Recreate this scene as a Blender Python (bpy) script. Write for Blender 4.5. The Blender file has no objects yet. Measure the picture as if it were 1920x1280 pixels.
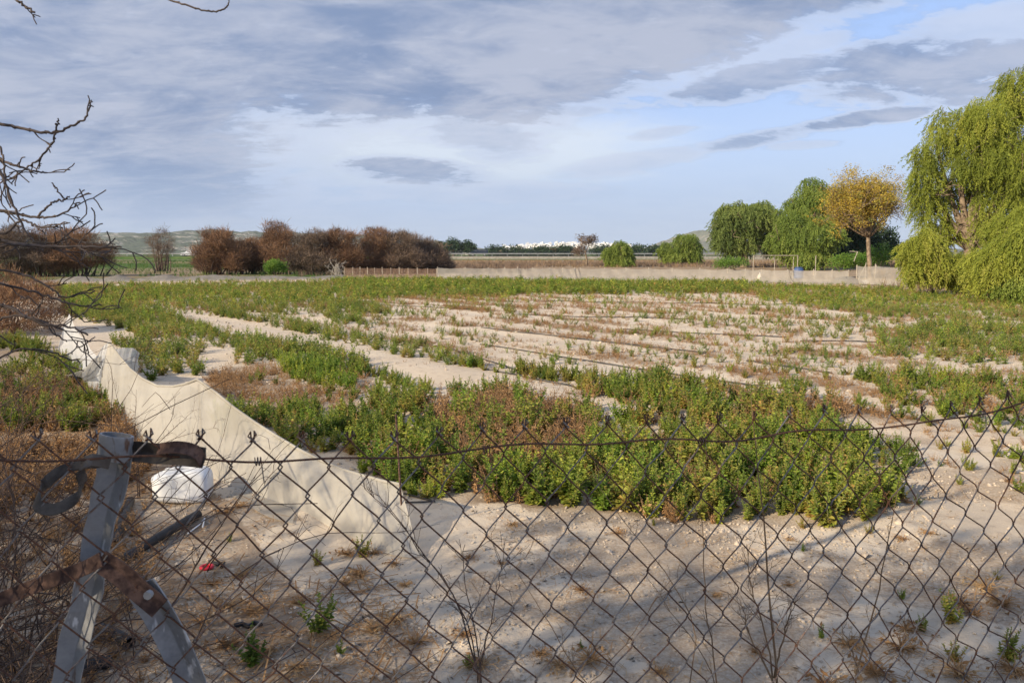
import bpy, math, random
import numpy as np
from mathutils import Vector, noise as mn
R = math.radians
rng = np.random.default_rng(7)
random.seed(7)
scene = bpy.context.scene
COL = scene.collection

# ------------------------------------------------------------------ camera
H = 1.60; F = 1440.0; PITCH = math.atan(166/1440)
cd = bpy.data.cameras.new('camera'); cam = bpy.data.objects.new('camera', cd); COL.objects.link(cam)
cam.location = (0, 0, H); cam.rotation_euler = (math.pi/2-PITCH, 0, 0)
cd.sensor_width = 36; cd.lens = 27; cd.clip_start = .05; cd.clip_end = 30000
cd.dof.use_dof = True; cd.dof.focus_distance = 5.0; cd.dof.aperture_fstop = 16
scene.camera = cam
cp, sp = math.cos(PITCH), math.sin(PITCH)
def ray(px, py):
    x = (px-960)/F; u = (640-py)/F
    return Vector((x, cp+u*sp, -sp+u*cp))
def G(px, py, z=0.0):                      # point of the ground seen there
    d = ray(px, py); return Vector((0, 0, H))+d*((z-H)/d.z)
def At(px, py, Y):                         # point seen there at distance Y
    d = ray(px, py); return Vector((0, 0, H))+d*(Y/d.y)
def to_px(x, y, z):
    f = y*cp-(z-H)*sp; u = y*sp+(z-H)*cp
    return 960+F*x/f, 640-F*u/f

# ------------------------------------------------------------------ world and sun
SUN_EL, SUN_AZ = R(26), R(232)             # azimuth clockwise from +Y: behind left
world = bpy.data.worlds.new('World'); scene.world = world; world.use_nodes = True
WN = world.node_tree; WN.nodes.clear()
class NB:
    """small helper that writes math nodes"""
    def __init__(s, nt): s.nt = nt
    def n(s, t, **k):
        x = s.nt.nodes.new(t)
        for a, b in k.items(): setattr(x, a, b)
        return x
    def put(s, sock, v):
        if isinstance(v, bpy.types.NodeSocket): s.nt.links.new(v, sock)
        elif v is not None:
            if hasattr(sock, 'default_value'):
                if isinstance(v, (tuple, list)) and len(v) == 3 and sock.type == 'RGBA': v = (*v, 1)
                sock.default_value = v
    def m(s, op, a, b=None, c=None, clamp=False):
        x = s.n('ShaderNodeMath', operation=op, use_clamp=clamp)
        for i, v in enumerate((a, b, c)): s.put(x.inputs[i], v)
        return x.outputs[0]
    def mix(s, f, a, b, mode='MIX'):
        x = s.n('ShaderNodeMix', data_type='RGBA', blend_type=mode)
        s.put(x.inputs[0], f); s.put(x.inputs[6], a); s.put(x.inputs[7], b)
        return x.outputs[2]
    def noise(s, vec, scale, detail=4, rough=.55, dist=0, dim='3D'):
        x = s.n('ShaderNodeTexNoise', noise_dimensions=dim)
        s.put(x.inputs['Vector'], vec); s.put(x.inputs['Scale'], scale); s.put(x.inputs['Detail'], detail)
        s.put(x.inputs['Roughness'], rough); s.put(x.inputs['Distortion'], dist)
        return x.outputs[0]
    def smooth(s, v, a, b, lo=0, hi=1):
        x = s.n('ShaderNodeMapRange', interpolation_type='SMOOTHSTEP')
        for i, q in enumerate((v, a, b, lo, hi)): s.put(x.inputs[i], q)
        return x.outputs[0]
    def mapping(s, vec, scale=(1, 1, 1), rot=(0, 0, 0), loc=(0, 0, 0)):
        x = s.n('ShaderNodeMapping'); s.put(x.inputs[0], vec)
        x.inputs['Scale'].default_value = scale; x.inputs['Rotation'].default_value = rot; x.inputs['Location'].default_value = loc
        return x.outputs[0]
    def ramp(s, f, stops):
        x = s.n('ShaderNodeValToRGB'); s.put(x.inputs[0], f); e = x.color_ramp.elements
        while len(e) < len(stops): e.new(.5)
        for q, (p, c) in zip(e, stops): q.position = p; q.color = (*c, 1)
        return x.outputs[0]

w = NB(WN)
SKY_STR = .10
sky = w.n('ShaderNodeTexSky', sky_type='NISHITA', sun_disc=False, sun_elevation=SUN_EL, sun_rotation=SUN_AZ,
          air_density=1.0, dust_density=.6, ozone_density=2.0)
tc = w.n('ShaderNodeTexCoord'); d = tc.outputs['Generated']
sx = w.n('ShaderNodeSeparateXYZ'); w.put(sx.inputs[0], d)
az = w.m('ARCTAN2', sx.outputs[0], sx.outputs[1]); el = w.m('ARCSINE', sx.outputs[2])
def azel(px, py):
    v = ray(px, py).normalized(); return math.atan2(v.x, v.y), math.asin(v.z)
# clouds live in coordinates of a flat layer overhead, so they flatten towards the horizon
den = w.m('ADD', w.m('MAXIMUM', sx.outputs[2], 0), .22)
cx = w.n('ShaderNodeCombineXYZ'); w.put(cx.inputs[0], w.m('DIVIDE', sx.outputs[0], den)); w.put(cx.inputs[1], w.m('DIVIDE', sx.outputs[1], den))
lay = cx.outputs[0]
n_big = w.noise(w.mapping(lay, (1, 1.1, 1), (0, 0, R(-20))), 1.5, 6, .6, .5)
n_mid = w.noise(w.mapping(lay, (1, 1.8, 1), (0, 0, R(-14)), (3, 1, 0)), 3.6, 8, .62, .5)
n_fin = w.noise(w.mapping(lay, (1, 1.5, 1), (0, 0, R(-10)), (7, 4, 0)), 10, 8, .65, .4)
wob = w.m('ADD', w.m('MULTIPLY', w.m('SUBTRACT', n_mid, .5), 1.0), w.m('MULTIPLY', w.m('SUBTRACT', n_fin, .5), .75))
# the big bank: above a slanting edge, and all of the left
a1, e1 = azel(1010, 238); a2, e2 = azel(1700, -10)
slope = (e2-e1)/(a2-a1)
edge = w.m('SUBTRACT', el, w.m('ADD', w.m('MULTIPLY', w.m('MAXIMUM', w.m('SUBTRACT', az, a1), 0), slope), e1))
bank = w.smooth(w.m('ADD', edge, w.m('MULTIPLY', wob, .085)), -.03, .03)
aL, eL = azel(585, 330)
left = w.smooth(w.m('ADD', w.m('SUBTRACT', aL, az), w.m('MULTIPLY', wob, .22)), -.10, .14)
bank = w.m('MAXIMUM', bank, left)
thin = 0.0
ells = [(1420, 150, 190, 34, -8, .85), (1770, 130, 260, 60, 3, .9), (1625, 222, 120, 15, -5, .9), (1412, 262, 110, 15, -7, .8),
        (1180, 306, 150, 20, -8, .6), (1085, 207, 62, 14, 0, .7), (775, 322, 150, 26, 4, .95), (905, 250, 130, 46, 12, .75),
        (1480, 95, 120, 22, -10, .6), (1870, 60, 160, 50, 0, .6), (1240, 250, 60, 10, -6, .6), (900, 360, 260, 22, 0, .5), (1500, 272, 70, 8, 0, .5), (1230,130,150,22,-12,.5)]
small = None
for (px, py, rx, ry, ang, amt) in ells:
    a0, e0 = azel(px, py); rx /= F; ry /= F; c, s_ = math.cos(R(-ang)), math.sin(R(-ang))
    da = w.m('SUBTRACT', az, a0); de = w.m('SUBTRACT', el, e0)
    u = w.m('DIVIDE', w.m('ADD', w.m('MULTIPLY', da, c), w.m('MULTIPLY', de, s_)), rx)
    v = w.m('DIVIDE', w.m('SUBTRACT', w.m('MULTIPLY', de, c), w.m('MULTIPLY', da, s_)), ry)
    r2 = w.m('ADD', w.m('MULTIPLY', u, u), w.m('MULTIPLY', v, v))
    q = w.m('MULTIPLY', w.smooth(w.m('ADD', w.m('SUBTRACT', 1, r2), w.m('MULTIPLY', wob, 2.0)), -.35, .75), amt)
    small = q if small is None else w.m('MAXIMUM', small, q)
cover = w.m('MAXIMUM', bank, small)
k = 1/SKY_STR
def kc(r, g, b): return (r*k, g*k, b*k)
# cloud body colour: lighter and darker lumps, bluer low down
body = w.mix(w.smooth(w.m('ADD', w.m('MULTIPLY', n_big, .6), w.m('MULTIPLY', n_mid, .4)), .38, .60), kc(.16, .22, .355), kc(.33, .365, .465))
body = w.mix(w.smooth(n_fin, .52, .78, 0, .3), body, kc(.46, .50, .61))
rim = w.smooth(w.m('MULTIPLY', cover, w.m('SUBTRACT', 1, cover)), .12, .25, 0, .45)
low = w.smooth(el, -.02, .17)
clear = w.mix(w.smooth(el, .0, .35), kc(.40, .475, .66), kc(.28, .42, .74))
patch_a, patch_e = azel(830, 275)
pr = w.m('ADD', w.m('POWER', w.m('DIVIDE', w.m('SUBTRACT', az, patch_a), .30), 2), w.m('POWER', w.m('DIVIDE', w.m('SUBTRACT', el, patch_e), .055), 2))
veil = w.smooth(w.m('ADD', w.m('SUBTRACT', 1, pr), wob), -.6, .8, 0, .8)
clear = w.mix(veil, clear, kc(.58, .60, .65))
sk = w.mix(.80, sky.outputs[0], clear)          # thin high veil lit by the sun over the blue
full = w.mix(cover, sk, body)
full = w.mix(rim, full, kc(.50, .56, .69))
hz = w.mix(w.smooth(n_mid, .3, .7), kc(.265, .345, .505), kc(.30, .375, .52))
full = w.mix(w.smooth(el, .02, .15, .75, 0), full, hz)
bg = w.n('ShaderNodeBackground'); w.put(bg.inputs[0], full); bg.inputs[1].default_value = SKY_STR
wo = w.n('ShaderNodeOutputWorld'); WN.links.new(bg.outputs[0], wo.inputs[0])

ld = bpy.data.lights.new('sun', 'SUN'); sun = bpy.data.objects.new('sun', ld); COL.objects.link(sun)
ld.energy = 5.0; ld.angle = R(.53); ld.color = (1.0, .84, .62)
sdir = Vector((math.sin(SUN_AZ)*math.cos(SUN_EL), math.cos(SUN_AZ)*math.cos(SUN_EL), math.sin(SUN_EL)))
sun.rotation_euler = sdir.to_track_quat('Z', 'Y').to_euler()
vs = scene.view_settings; vs.view_transform = 'Standard'; vs.look = 'None'; vs.exposure = .54; vs.gamma = 1
try: vs.use_curve_mapping = False
except Exception: pass
scene.cycles.max_bounces = 6; scene.cycles.transparent_max_bounces = 16; scene.cycles.diffuse_bounces = 3
scene.cycles.volume_bounces = 1

# ------------------------------------------------------------------ object helpers
def tag(o, label=None, cat=None, group=None, kind=None):
    if label: o['label'] = label
    if cat: o['category'] = cat
    if group: o['group'] = group
    if kind: o['kind'] = kind
    return o
def empty(name, loc=(0, 0, 0), rz=0, **k):
    o = bpy.data.objects.new(name, None); COL.objects.link(o); o.location = loc; o.rotation_euler = (0, 0, rz)
    o.empty_display_size = .1
    return tag(o, **k)
def copy_tree(o, parent=None):
    c = o.copy(); COL.objects.link(c); c.parent = parent
    for ch in list(o.children): copy_tree(ch, c)
    return c
class MB:
    """collects vertices and faces; builds one mesh"""
    def __init__(s): s.v = []; s.f = []; s.n = 0; s.mi = []; s.t = []
    def add(s, V, Fc, mi=0, tint=None):
        V = np.asarray(V, float).reshape(-1, 3); Fc = np.asarray(Fc, int)
        s.v.append(V); s.f.append(Fc+s.n); s.n += len(V)
        s.mi.append(np.full(len(Fc), mi)); s.t.append(np.full(len(V), .5) if tint is None else np.broadcast_to(tint, (len(V),)).astype(float))
        return s
    def box(s, c, size, rz=0, mi=0, tilt=None):
        x, y, z = [q/2 for q in size]
        V = np.array([(a*x, b*y, e*z) for e in (-1, 1) for b in (-1, 1) for a in (-1, 1)])
        if tilt is not None: V = V@np.array(tilt).T
        cz, sz = math.cos(rz), math.sin(rz)
        V = V@np.array([[cz, sz, 0], [-sz, cz, 0], [0, 0, 1]])
        return s.add(V+np.array(c), [(0, 2, 3, 1), (4, 5, 7, 6), (0, 1, 5, 4), (2, 6, 7, 3), (0, 4, 6, 2), (1, 3, 7, 5)], mi)
    def tube(s, P, r, n=6, mi=0, tint=None, cap=True):
        V, Fc = tube_arr(P, r, n)
        s.add(V, Fc, mi, tint)
        if cap:
            for i0, rev in ((0, True), (len(V)-n, False)):
                ring = V[i0:i0+n]; c = ring.mean(0)
                Fq = [(n, (j+1) % n, j, j) if rev else (n, j, (j+1) % n, (j+1) % n) for j in range(n)]
                s.add(np.vstack([ring, c]), [q[:3] for q in Fq], mi, tint)
        return s
    def mesh(s, name, mats, smooth=False):
        me = bpy.data.meshes.new(name)
        V = np.vstack(s.v) if s.v else np.zeros((0, 3))
        me.vertices.add(len(V)); me.vertices.foreach_set('co', V.ravel())
        loops = np.concatenate([f.ravel() for f in s.f]); tot = np.concatenate([np.full(len(f), f.shape[1]) for f in s.f])
        me.loops.add(len(loops)); me.loops.foreach_set('vertex_index', loops.astype(np.int32))
        me.polygons.add(len(tot)); st = np.concatenate([[0], np.cumsum(tot)[:-1]])
        me.polygons.foreach_set('loop_start', st.astype(np.int32)); me.polygons.foreach_set('loop_total', tot.astype(np.int32))
        me.polygons.foreach_set('material_index', np.concatenate(s.mi).astype(np.int32))
        me.polygons.foreach_set('use_smooth', np.full(len(tot), smooth))
        at = me.attributes.new('tint', 'FLOAT', 'POINT'); at.data.foreach_set('value', np.concatenate(s.t).astype(np.float32))
        me.update(calc_edges=True)
        for m in (mats if isinstance(mats, (list, tuple)) else [mats]): me.materials.append(m)
        return me
    def build(s, name, mats, parent=None, smooth=False, **k):
        o = bpy.data.objects.new(name, s.mesh(name, mats, smooth)); COL.objects.link(o); o.parent = parent
        return tag(o, **k)
def link(name, me, parent=None, loc=None, rot=None, sc=None, **k):
    o = bpy.data.objects.new(name, me); COL.objects.link(o); o.parent = parent
    if loc is not None: o.location = loc
    if rot is not None: o.rotation_euler = rot
    if sc is not None: o.scale = (sc, sc, sc) if not hasattr(sc, '__len__') else sc
    return tag(o, **k)
def tube_arr(P, r, n=6):
    P = np.asarray(P, float); N = len(P); r = np.broadcast_to(np.asarray(r, float), (N,))
    T = np.gradient(P, axis=0); T /= np.linalg.norm(T, axis=1)[:, None]+1e-12
    ref = np.array([0, 0, 1.]) if abs(T[:, 2]).mean() < .8 else np.array([1., 0, 0])
    A = np.cross(T, ref); A /= np.linalg.norm(A, axis=1)[:, None]+1e-12
    B = np.cross(T, A); th = np.arange(n)*2*math.pi/n
    V = P[:, None]+r[:, None, None]*(A[:, None]*np.cos(th)[None, :, None]+B[:, None]*np.sin(th)[None, :, None])
    i = np.arange(N-1)[:, None]*n; j = np.arange(n)[None]; j2 = (j+1) % n
    Fc = np.stack([i+j, i+j2, i+n+j2, i+n+j], -1).reshape(-1, 4)
    return V.reshape(-1, 3), Fc
def rotm(rx, ry, rz):
    """arrays of euler angles -> matrices"""
    cx, sx_, cy, sy, cz, sz = np.cos(rx), np.sin(rx), np.cos(ry), np.sin(ry), np.cos(rz), np.sin(rz)
    M = np.empty((len(rx), 3, 3))
    M[:, 0, 0] = cz*cy; M[:, 0, 1] = cz*sy*sx_-sz*cx; M[:, 0, 2] = cz*sy*cx+sz*sx_
    M[:, 1, 0] = sz*cy; M[:, 1, 1] = sz*sy*sx_+cz*cx; M[:, 1, 2] = sz*sy*cx-cz*sx_
    M[:, 2, 0] = -sy; M[:, 2, 1] = cy*sx_; M[:, 2, 2] = cy*cx
    return M
def stamp(mb, tmpl, pos, M, sc, tint=None, mi=0):
    V, Fc = tmpl; N = len(pos); sc = np.broadcast_to(sc, (N,))
    W = np.einsum('nij,vj->nvi', M, V)*sc[:, None, None]+pos[:, None]
    Fa = (Fc[None]+(np.arange(N)*len(V))[:, None, None]).reshape(-1, Fc.shape[1])
    t = None if tint is None else np.repeat(tint, len(V))
    mb.add(W.reshape(-1, 3), Fa, mi, t)
def nz(x, y, s=1.0, seed=0.0):
    """cheap smooth noise -1..1, arrays"""
    v = 0
    for i, (a, b, c) in enumerate(((1.0, .3, 1.1), (-.45, 1.2, 2.7), (1.7, -1.1, 4.2), (.9, 2.3, .6), (-2.6, 1.4, 3.3), (3.1, 2.2, 5.1))):
        v = v+np.sin((a*x+b*y)*s+c+seed*(i+1.3)+1.3*np.sin((b*x-a*y)*s*.7+seed+i))/(1+.35*i)
    return v/3.4
_perm = rng.random((256, 256))
def vnoise(x, y, s=1.0, o=0):
    x = np.asarray(x)*s+o*17.3; y = np.asarray(y)*s+o*9.1
    xi = np.floor(x).astype(int); yi = np.floor(y).astype(int); fx = x-xi; fy = y-yi
    fx = fx*fx*(3-2*fx); fy = fy*fy*(3-2*fy)
    g = lambda a, b: _perm[a % 256, b % 256]
    return (g(xi, yi)*(1-fx)+g(xi+1, yi)*fx)*(1-fy)+(g(xi, yi+1)*(1-fx)+g(xi+1, yi+1)*fx)*fy
def inpoly(px, py, poly):
    inside = np.zeros(np.shape(px), bool); n = len(poly)
    for i in range(n):
        x1, y1 = poly[i]; x2, y2 = poly[(i+1) % n]
        if y1 == y2: continue
        c = ((y1 > py) != (y2 > py)) & (px < (x2-x1)*(py-y1)/(y2-y1)+x1)
        inside ^= c
    return inside

# ------------------------------------------------------------------ materials
def newmat(name):
    m = bpy.data.materials.new(name); m.use_nodes = True; m.node_tree.nodes.clear()
    return m, NB(m.node_tree)
def finish(m, b, color, rough=.8, metal=0, normal=None, spec=.4, transl=0, transp=0, tcol=None):
    p = b.n('ShaderNodeBsdfPrincipled'); b.put(p.inputs['Base Color'], color); b.put(p.inputs['Roughness'], rough); b.put(p.inputs['Metallic'], metal)
    p.inputs['Specular IOR Level'].default_value = spec
    if normal is not None: b.put(p.inputs['Normal'], normal)
    out = p.outputs[0]
    if transl:
        t = b.n('ShaderNodeBsdfTranslucent'); b.put(t.inputs[0], tcol if tcol is not None else color)
        x = b.n('ShaderNodeMixShader'); b.put(x.inputs[0], transl); b.put(x.inputs[1], out); b.put(x.inputs[2], t.outputs[0]); out = x.outputs[0]
    if transp:
        t = b.n('ShaderNodeBsdfTransparent')
        x = b.n('ShaderNodeMixShader'); b.put(x.inputs[0], transp); b.put(x.inputs[1], out); b.put(x.inputs[2], t.outputs[0]); out = x.outputs[0]
    o = b.n('ShaderNodeOutputMaterial'); b.put(o.inputs[0], out)
    return m
def bump(b, h, strength=.4, dist=.02):
    x = b.n('ShaderNodeBump'); b.put(x.inputs['Height'], h); x.inputs['Strength'].default_value = strength; x.inputs['Distance'].default_value = dist
    return x.outputs[0]
def leafmat(name, stops, transl=.3, use_object=False, rough=.6):
    m, b = newmat(name)
    tc_ = b.n('ShaderNodeTexCoord')
    a = b.n('ShaderNodeAttribute', attribute_name='tint')
    f = a.outputs['Fac']
    if use_object:
        oi = b.n('ShaderNodeObjectInfo')
        f = b.m('ADD', b.m('MULTIPLY', f, .5), b.m('MULTIPLY', oi.outputs['Random'], .5))
    col = b.ramp(f, stops)
    return finish(m, b, col, rough, transl=transl, spec=.25)
def plainmat(name, c1, c2, scale=8, rough=.8, metal=0, bstr=.3, bd=.01, spec=.4, detail=5, coord='Object'):
    m, b = newmat(name)
    tc_ = b.n('ShaderNodeTexCoord'); n = b.noise(tc_.outputs[coord], scale, detail, .6)
    col = b.mix(b.smooth(n, .35, .68), c1, c2)
    return finish(m, b, col, rough, metal, bump(b, n, bstr, bd) if bstr else None, spec)

M = {}
M['crop'] = leafmat('crop_leaf', [(0.05, (.065, .115, .020)), (.28, (.13, .20, .030)), (.46, (.22, .28, .045)), (.62, (.34, .34, .065)), (.80, (.42, .28, .085)), (1, (.34, .17, .065))], .35, True)
M['crop_bright'] = leafmat('bright_crop_leaf', [(0, (.09, .18, .025)), (.35, (.20, .31, .04)), (.7, (.40, .45, .06)), (1, (.58, .50, .09))], .35, True)
M['dry'] = leafmat('dry_leaf', [(0, (.15, .080, .034)), (.35, (.30, .165, .070)), (.7, (.43, .26, .12)), (1, (.50, .38, .22))], .2, True, .8)
M['crop'].node_tree.nodes['Principled BSDF'].inputs['Specular IOR Level'].default_value = .2
M['stem'] = plainmat('crop_stem', (.10, .12, .04), (.17, .15, .07), 30, .7, bstr=0)
M['dry_stem'] = plainmat('dry_stem', (.16, .10, .055), (.28, .19, .11), 20, .85, bstr=0)
M['twig'] = plainmat('bare_twig_bark', (.055, .042, .037), (.13, .10, .085), 40, .85, bstr=.4, bd=.003)
M['brush'] = plainmat('dead_brush_bark', (.050, .033, .026), (.13, .085, .062), 14, .9, bstr=0)
M['trunk'] = plainmat('trunk_bark', (.13, .095, .065), (.30, .23, .16), 5, .9, bstr=.8, bd=.03)
M['dark_trunk'] = plainmat('dark_trunk_bark', (.07, .05, .04), (.14, .105, .08), 5, .9, bstr=.8, bd=.03)
M['pepper'] = leafmat('pepper_tree_leaf', [(0, (.11, .14, .022)), (.4, (.21, .255, .036)), (.8, (.33, .36, .055)), (1, (.40, .38, .09))], .3)
M['pepper_mid'] = leafmat('mid_pepper_tree_leaf', [(0, (.08, .125, .035)), (.5, (.17, .23, .058)), (1, (.28, .33, .09))], .3)
M['pepper_green'] = leafmat('green_pepper_tree_leaf', [(0, (.085, .135, .026)), (.5, (.18, .25, .045)), (1, (.30, .35, .075))], .3)
M['dark_leaf'] = leafmat('dark_evergreen_leaf', [(0, (.015, .035, .018)), (.5, (.030, .060, .028)), (1, (.06, .095, .04))], .15)
M['small_leaf'] = leafmat('small_tree_leaf', [(0, (.05, .12, .02)), (.5, (.10, .21, .03)), (1, (.20, .30, .05))], .35)
M['orange_leaf'] = leafmat('orange_autumn_leaf', [(0, (.20, .15, .04)), (.35, (.40, .27, .04)), (.65, (.54, .40, .06)), (1, (.26, .29, .07))], .3)
M['tamarisk'] = leafmat('tamarisk_twigs', [(0, (.085, .055, .040)), (.4, (.17, .10, .062)), (.8, (.29, .165, .09)), (1, (.38, .24, .13))], .15, rough=.9)
M['tamarisk_grey'] = leafmat('greyer_tamarisk_twigs', [(0, (.075, .058, .048)), (.5, (.165, .12, .09)), (1, (.29, .21, .15))], .15, rough=.9)
M['grass'] = leafmat('green_grass_blades', [(0, (.035, .085, .016)), (.5, (.075, .16, .028)), (1, (.18, .22, .06))], .3)
M['reed'] = leafmat('dry_reed_blades', [(0, (.14, .10, .055)), (.5, (.27, .185, .10)), (1, (.36, .25, .145))], .2, rough=.9)
M['red_shrub'] = leafmat('rusty_shrub_twigs', [(0, (.11, .055, .032)), (.5, (.24, .125, .065)), (1, (.38, .24, .13))], .2, rough=.9)
M['pale_twig'] = plainmat('pale_dead_twig', (.30, .27, .23), (.48, .44, .38), 10, .9, bstr=0)
M['sun_wood'] = plainmat('weathered_pole', (.30, .26, .21), (.50, .45, .38), 6, .8, bstr=0)
M['black_plastic'] = plainmat('black_plastic_pipe', (.012, .012, .014), (.028, .028, .031), 12, .6, bstr=.15, bd=.003)
M['hose'] = plainmat('black_drip_hose', (.03, .03, .032), (.09, .085, .08), 3, .6, bstr=0)
M['white_plastic'] = plainmat('white_plastic', (.58, .60, .62), (.72, .73, .74), 4, .6, bstr=.1, bd=.01)
M['red_plastic'] = plainmat('red_plastic', (.50, .015, .03), (.62, .03, .05), 20, .4, bstr=0)
M['blue_plastic'] = plainmat('blue_plastic', (.035, .07, .18), (.06, .11, .25), 6, .5, bstr=0)
M['asphalt'] = plainmat('asphalt', (.045, .045, .047), (.065, .063, .062), 20, .9, bstr=0)
M['concrete'] = plainmat('bridge_concrete', (.24, .22, .19), (.36, .33, .29), 2, .9, bstr=0)
M['galv'] = plainmat('guardrail_steel', (.30, .31, .32), (.42, .42, .43), 4, .45, .5, 0)
M['white_wall'] = plainmat('whitewashed_wall', (.74, .73, .70), (.84, .83, .81), .2, .9, bstr=0)
M['cream_wall'] = plainmat('cream_wall', (.62, .55, .45), (.72, .66, .56), .2, .9, bstr=0)
M['window'] = plainmat('dark_window', (.05, .06, .07), (.09, .10, .11), .5, .3, bstr=0)
M['roof'] = plainmat('terracotta_roof', (.36, .15, .08), (.48, .22, .12), 1, .9, bstr=0)
M['car_dark'] = plainmat('dark_blue_car_paint', (.02, .03, .05), (.025, .035, .06), 1, .25, .3, 0)
M['car_white'] = plainmat('silver_white_car_paint', (.62, .65, .68), (.68, .70, .72), 1, .25, .2, 0)
M['glass'] = plainmat('car_glass', (.03, .035, .04), (.05, .055, .06), 1, .08, 0, 0, spec=.8)
M['rubber'] = plainmat('tyre_rubber', (.015, .015, .015), (.03, .03, .03), 5, .8, bstr=0)

# galvanised wire with rust
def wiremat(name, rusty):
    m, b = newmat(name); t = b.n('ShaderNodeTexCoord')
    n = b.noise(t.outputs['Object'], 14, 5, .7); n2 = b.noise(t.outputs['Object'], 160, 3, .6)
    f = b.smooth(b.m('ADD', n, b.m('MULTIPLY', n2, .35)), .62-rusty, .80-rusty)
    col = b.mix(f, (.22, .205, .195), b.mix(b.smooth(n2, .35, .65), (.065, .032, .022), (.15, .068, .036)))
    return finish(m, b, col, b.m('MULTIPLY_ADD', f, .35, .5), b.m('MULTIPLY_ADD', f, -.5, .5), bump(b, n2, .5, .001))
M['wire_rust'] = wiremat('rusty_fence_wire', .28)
M['wire_grey'] = wiremat('lit_galvanised_fence_wire', .03)  # greyer, less rusted copy of the wire; light on the strands painted in
def postmat():
    m, b = newmat('galvanised_post_steel'); t = b.n('ShaderNodeTexCoord')
    n = b.noise(t.outputs['Object'], 9, 6, .65, .5); n2 = b.noise(b.mapping(t.outputs['Object'], (1, 1, .25)), 45, 4, .6)
    vor = b.n('ShaderNodeTexVoronoi'); b.put(vor.inputs['Vector'], t.outputs['Object']); vor.inputs['Scale'].default_value = 160
    col = b.mix(b.smooth(n, .3, .7), (.20, .205, .215), (.34, .345, .35))
    col = b.mix(b.m('MULTIPLY', vor.outputs['Distance'], .25), col, (.44, .45, .47))
    white = b.smooth(b.noise(b.mapping(t.outputs['Object'], (1, 1, .3), (0, 0, 0), (2, 2, 2)), 28, 4, .6), .60, .66)
    col = b.mix(white, col, (.70, .71, .73))
    rust = b.smooth(n2, .62, .74)
    col = b.mix(rust, col, (.16, .085, .05))
    return finish(m, b, col, .55, .25, bump(b, n2, .4, .002))
M['post'] = postmat()
M['rust'] = plainmat('rusty_flat_steel', (.050, .027, .022), (.19, .11, .078), 55, .85, .1, .6, .003)
M['old_strap'] = plainmat('weathered_strap_steel', (.045, .036, .03), (.15, .125, .10), 18, .75, .2, .5, .002)

# netting: woven cloth, slightly see-through
def netmat(name, c1, c2, transp, weave=500):
    m, b = newmat(name); t = b.n('ShaderNodeTexCoord')
    n = b.noise(t.outputs['Object'], 2.2, 5, .6); n2 = b.noise(t.outputs['Object'], 9, 4, .6)
    col = b.mix(b.smooth(n, .35, .7), c1, c2)
    col = b.mix(b.smooth(n2, .6, .78, 0, .35), col, (c1[0]*.72, c1[1]*.66, c1[2]*.58))
    return finish(m, b, col, .85, transl=.35, transp=transp, spec=.15, normal=bump(b, b.m('ADD', n2, b.m('MULTIPLY', b.noise(b.mapping(t.outputs['Object'], (1, 1, .22), (.5, 0, .3)), 26, 4, .6), .6)), .55, .02))
M['net'] = netmat('cream_insect_net', (.52, .49, .43), (.63, .60, .53), .26)
M['net_blue'] = netmat('bluish_white_net', (.58, .60, .62), (.68, .69, .70), .20)  # bluer and paler than the cream net
M['far_net'] = netmat('old_barrier_net', (.43, .41, .37), (.54, .51, .46), .48)
M['far_skirt'] = netmat('sandy_foot_net', (.42, .37, .30), (.52, .46, .38), .25)
M['far_net_thin'] = netmat('thin_brown_net', (.26, .17, .13), (.33, .23, .17), .62)
M['grey_net'] = netmat('grey_low_net', (.30, .28, .26), (.40, .375, .35), .35)

# ------------------------------------------------------------------ the land
UD = np.array([-.652, .758]); VD = np.array([.758, .652])      # rows run along UD
def uv(x, y): return x*UD[0]+y*UD[1], x*VD[0]+y*VD[1]
def ground_z(x, y):
    x = np.asarray(x, float); y = np.asarray(y, float)
    r = np.hypot(x, y); u, v = uv(x, y)
    fade = np.clip((70-r)/30, 0, 1); near = np.clip((14-r)/8, 0, 1)
    z = .022*(vnoise(x, y, .9, 1)-.5)*fade+.012*np.sin(v*2*math.pi/1.45+.6*vnoise(u, v, .25, 5))*fade*np.clip((v-3)/1.5, 0, 1)
    z = z+.014*(vnoise(x, y, 3.1, 2)-.5)*near+.010*(vnoise(x, y, 8.3, 3)-.5)*near+.007*(vnoise(x, y, 21, 4)-.5)*near
    return z
def gz(x, y): return float(ground_z(x, y))
# plan of the far verge: green bank left, reed land middle
gb = MB()
ang = np.concatenate([np.linspace(-180, -48, 26)[:-1], np.linspace(-48, 48, 420), np.linspace(48, 180, 26)[1:]])
rad = np.concatenate([[.05, .5, 1.2, 1.9], np.geomspace(2.4, 60, 270), np.geomspace(64, 14000, 46)])
A, RR = np.meshgrid(np.radians(ang), rad, indexing='ij')
X = RR*np.sin(A); Y = RR*np.cos(A); Z = ground_z(X, Y)
ni, nj = X.shape
idx = np.arange(ni*nj).reshape(ni, nj)
Fq = np.stack([idx[:-1, :-1], idx[:-1, 1:], idx[1:, 1:], idx[1:, :-1]], -1).reshape(-1, 4)[:, ::-1]
gb.add(np.stack([X, Y, Z], -1).reshape(-1, 3), Fq)
PX, PY = to_px(X, Y, Z*0)
front = (Y*cp+H*sp) > .3

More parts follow.
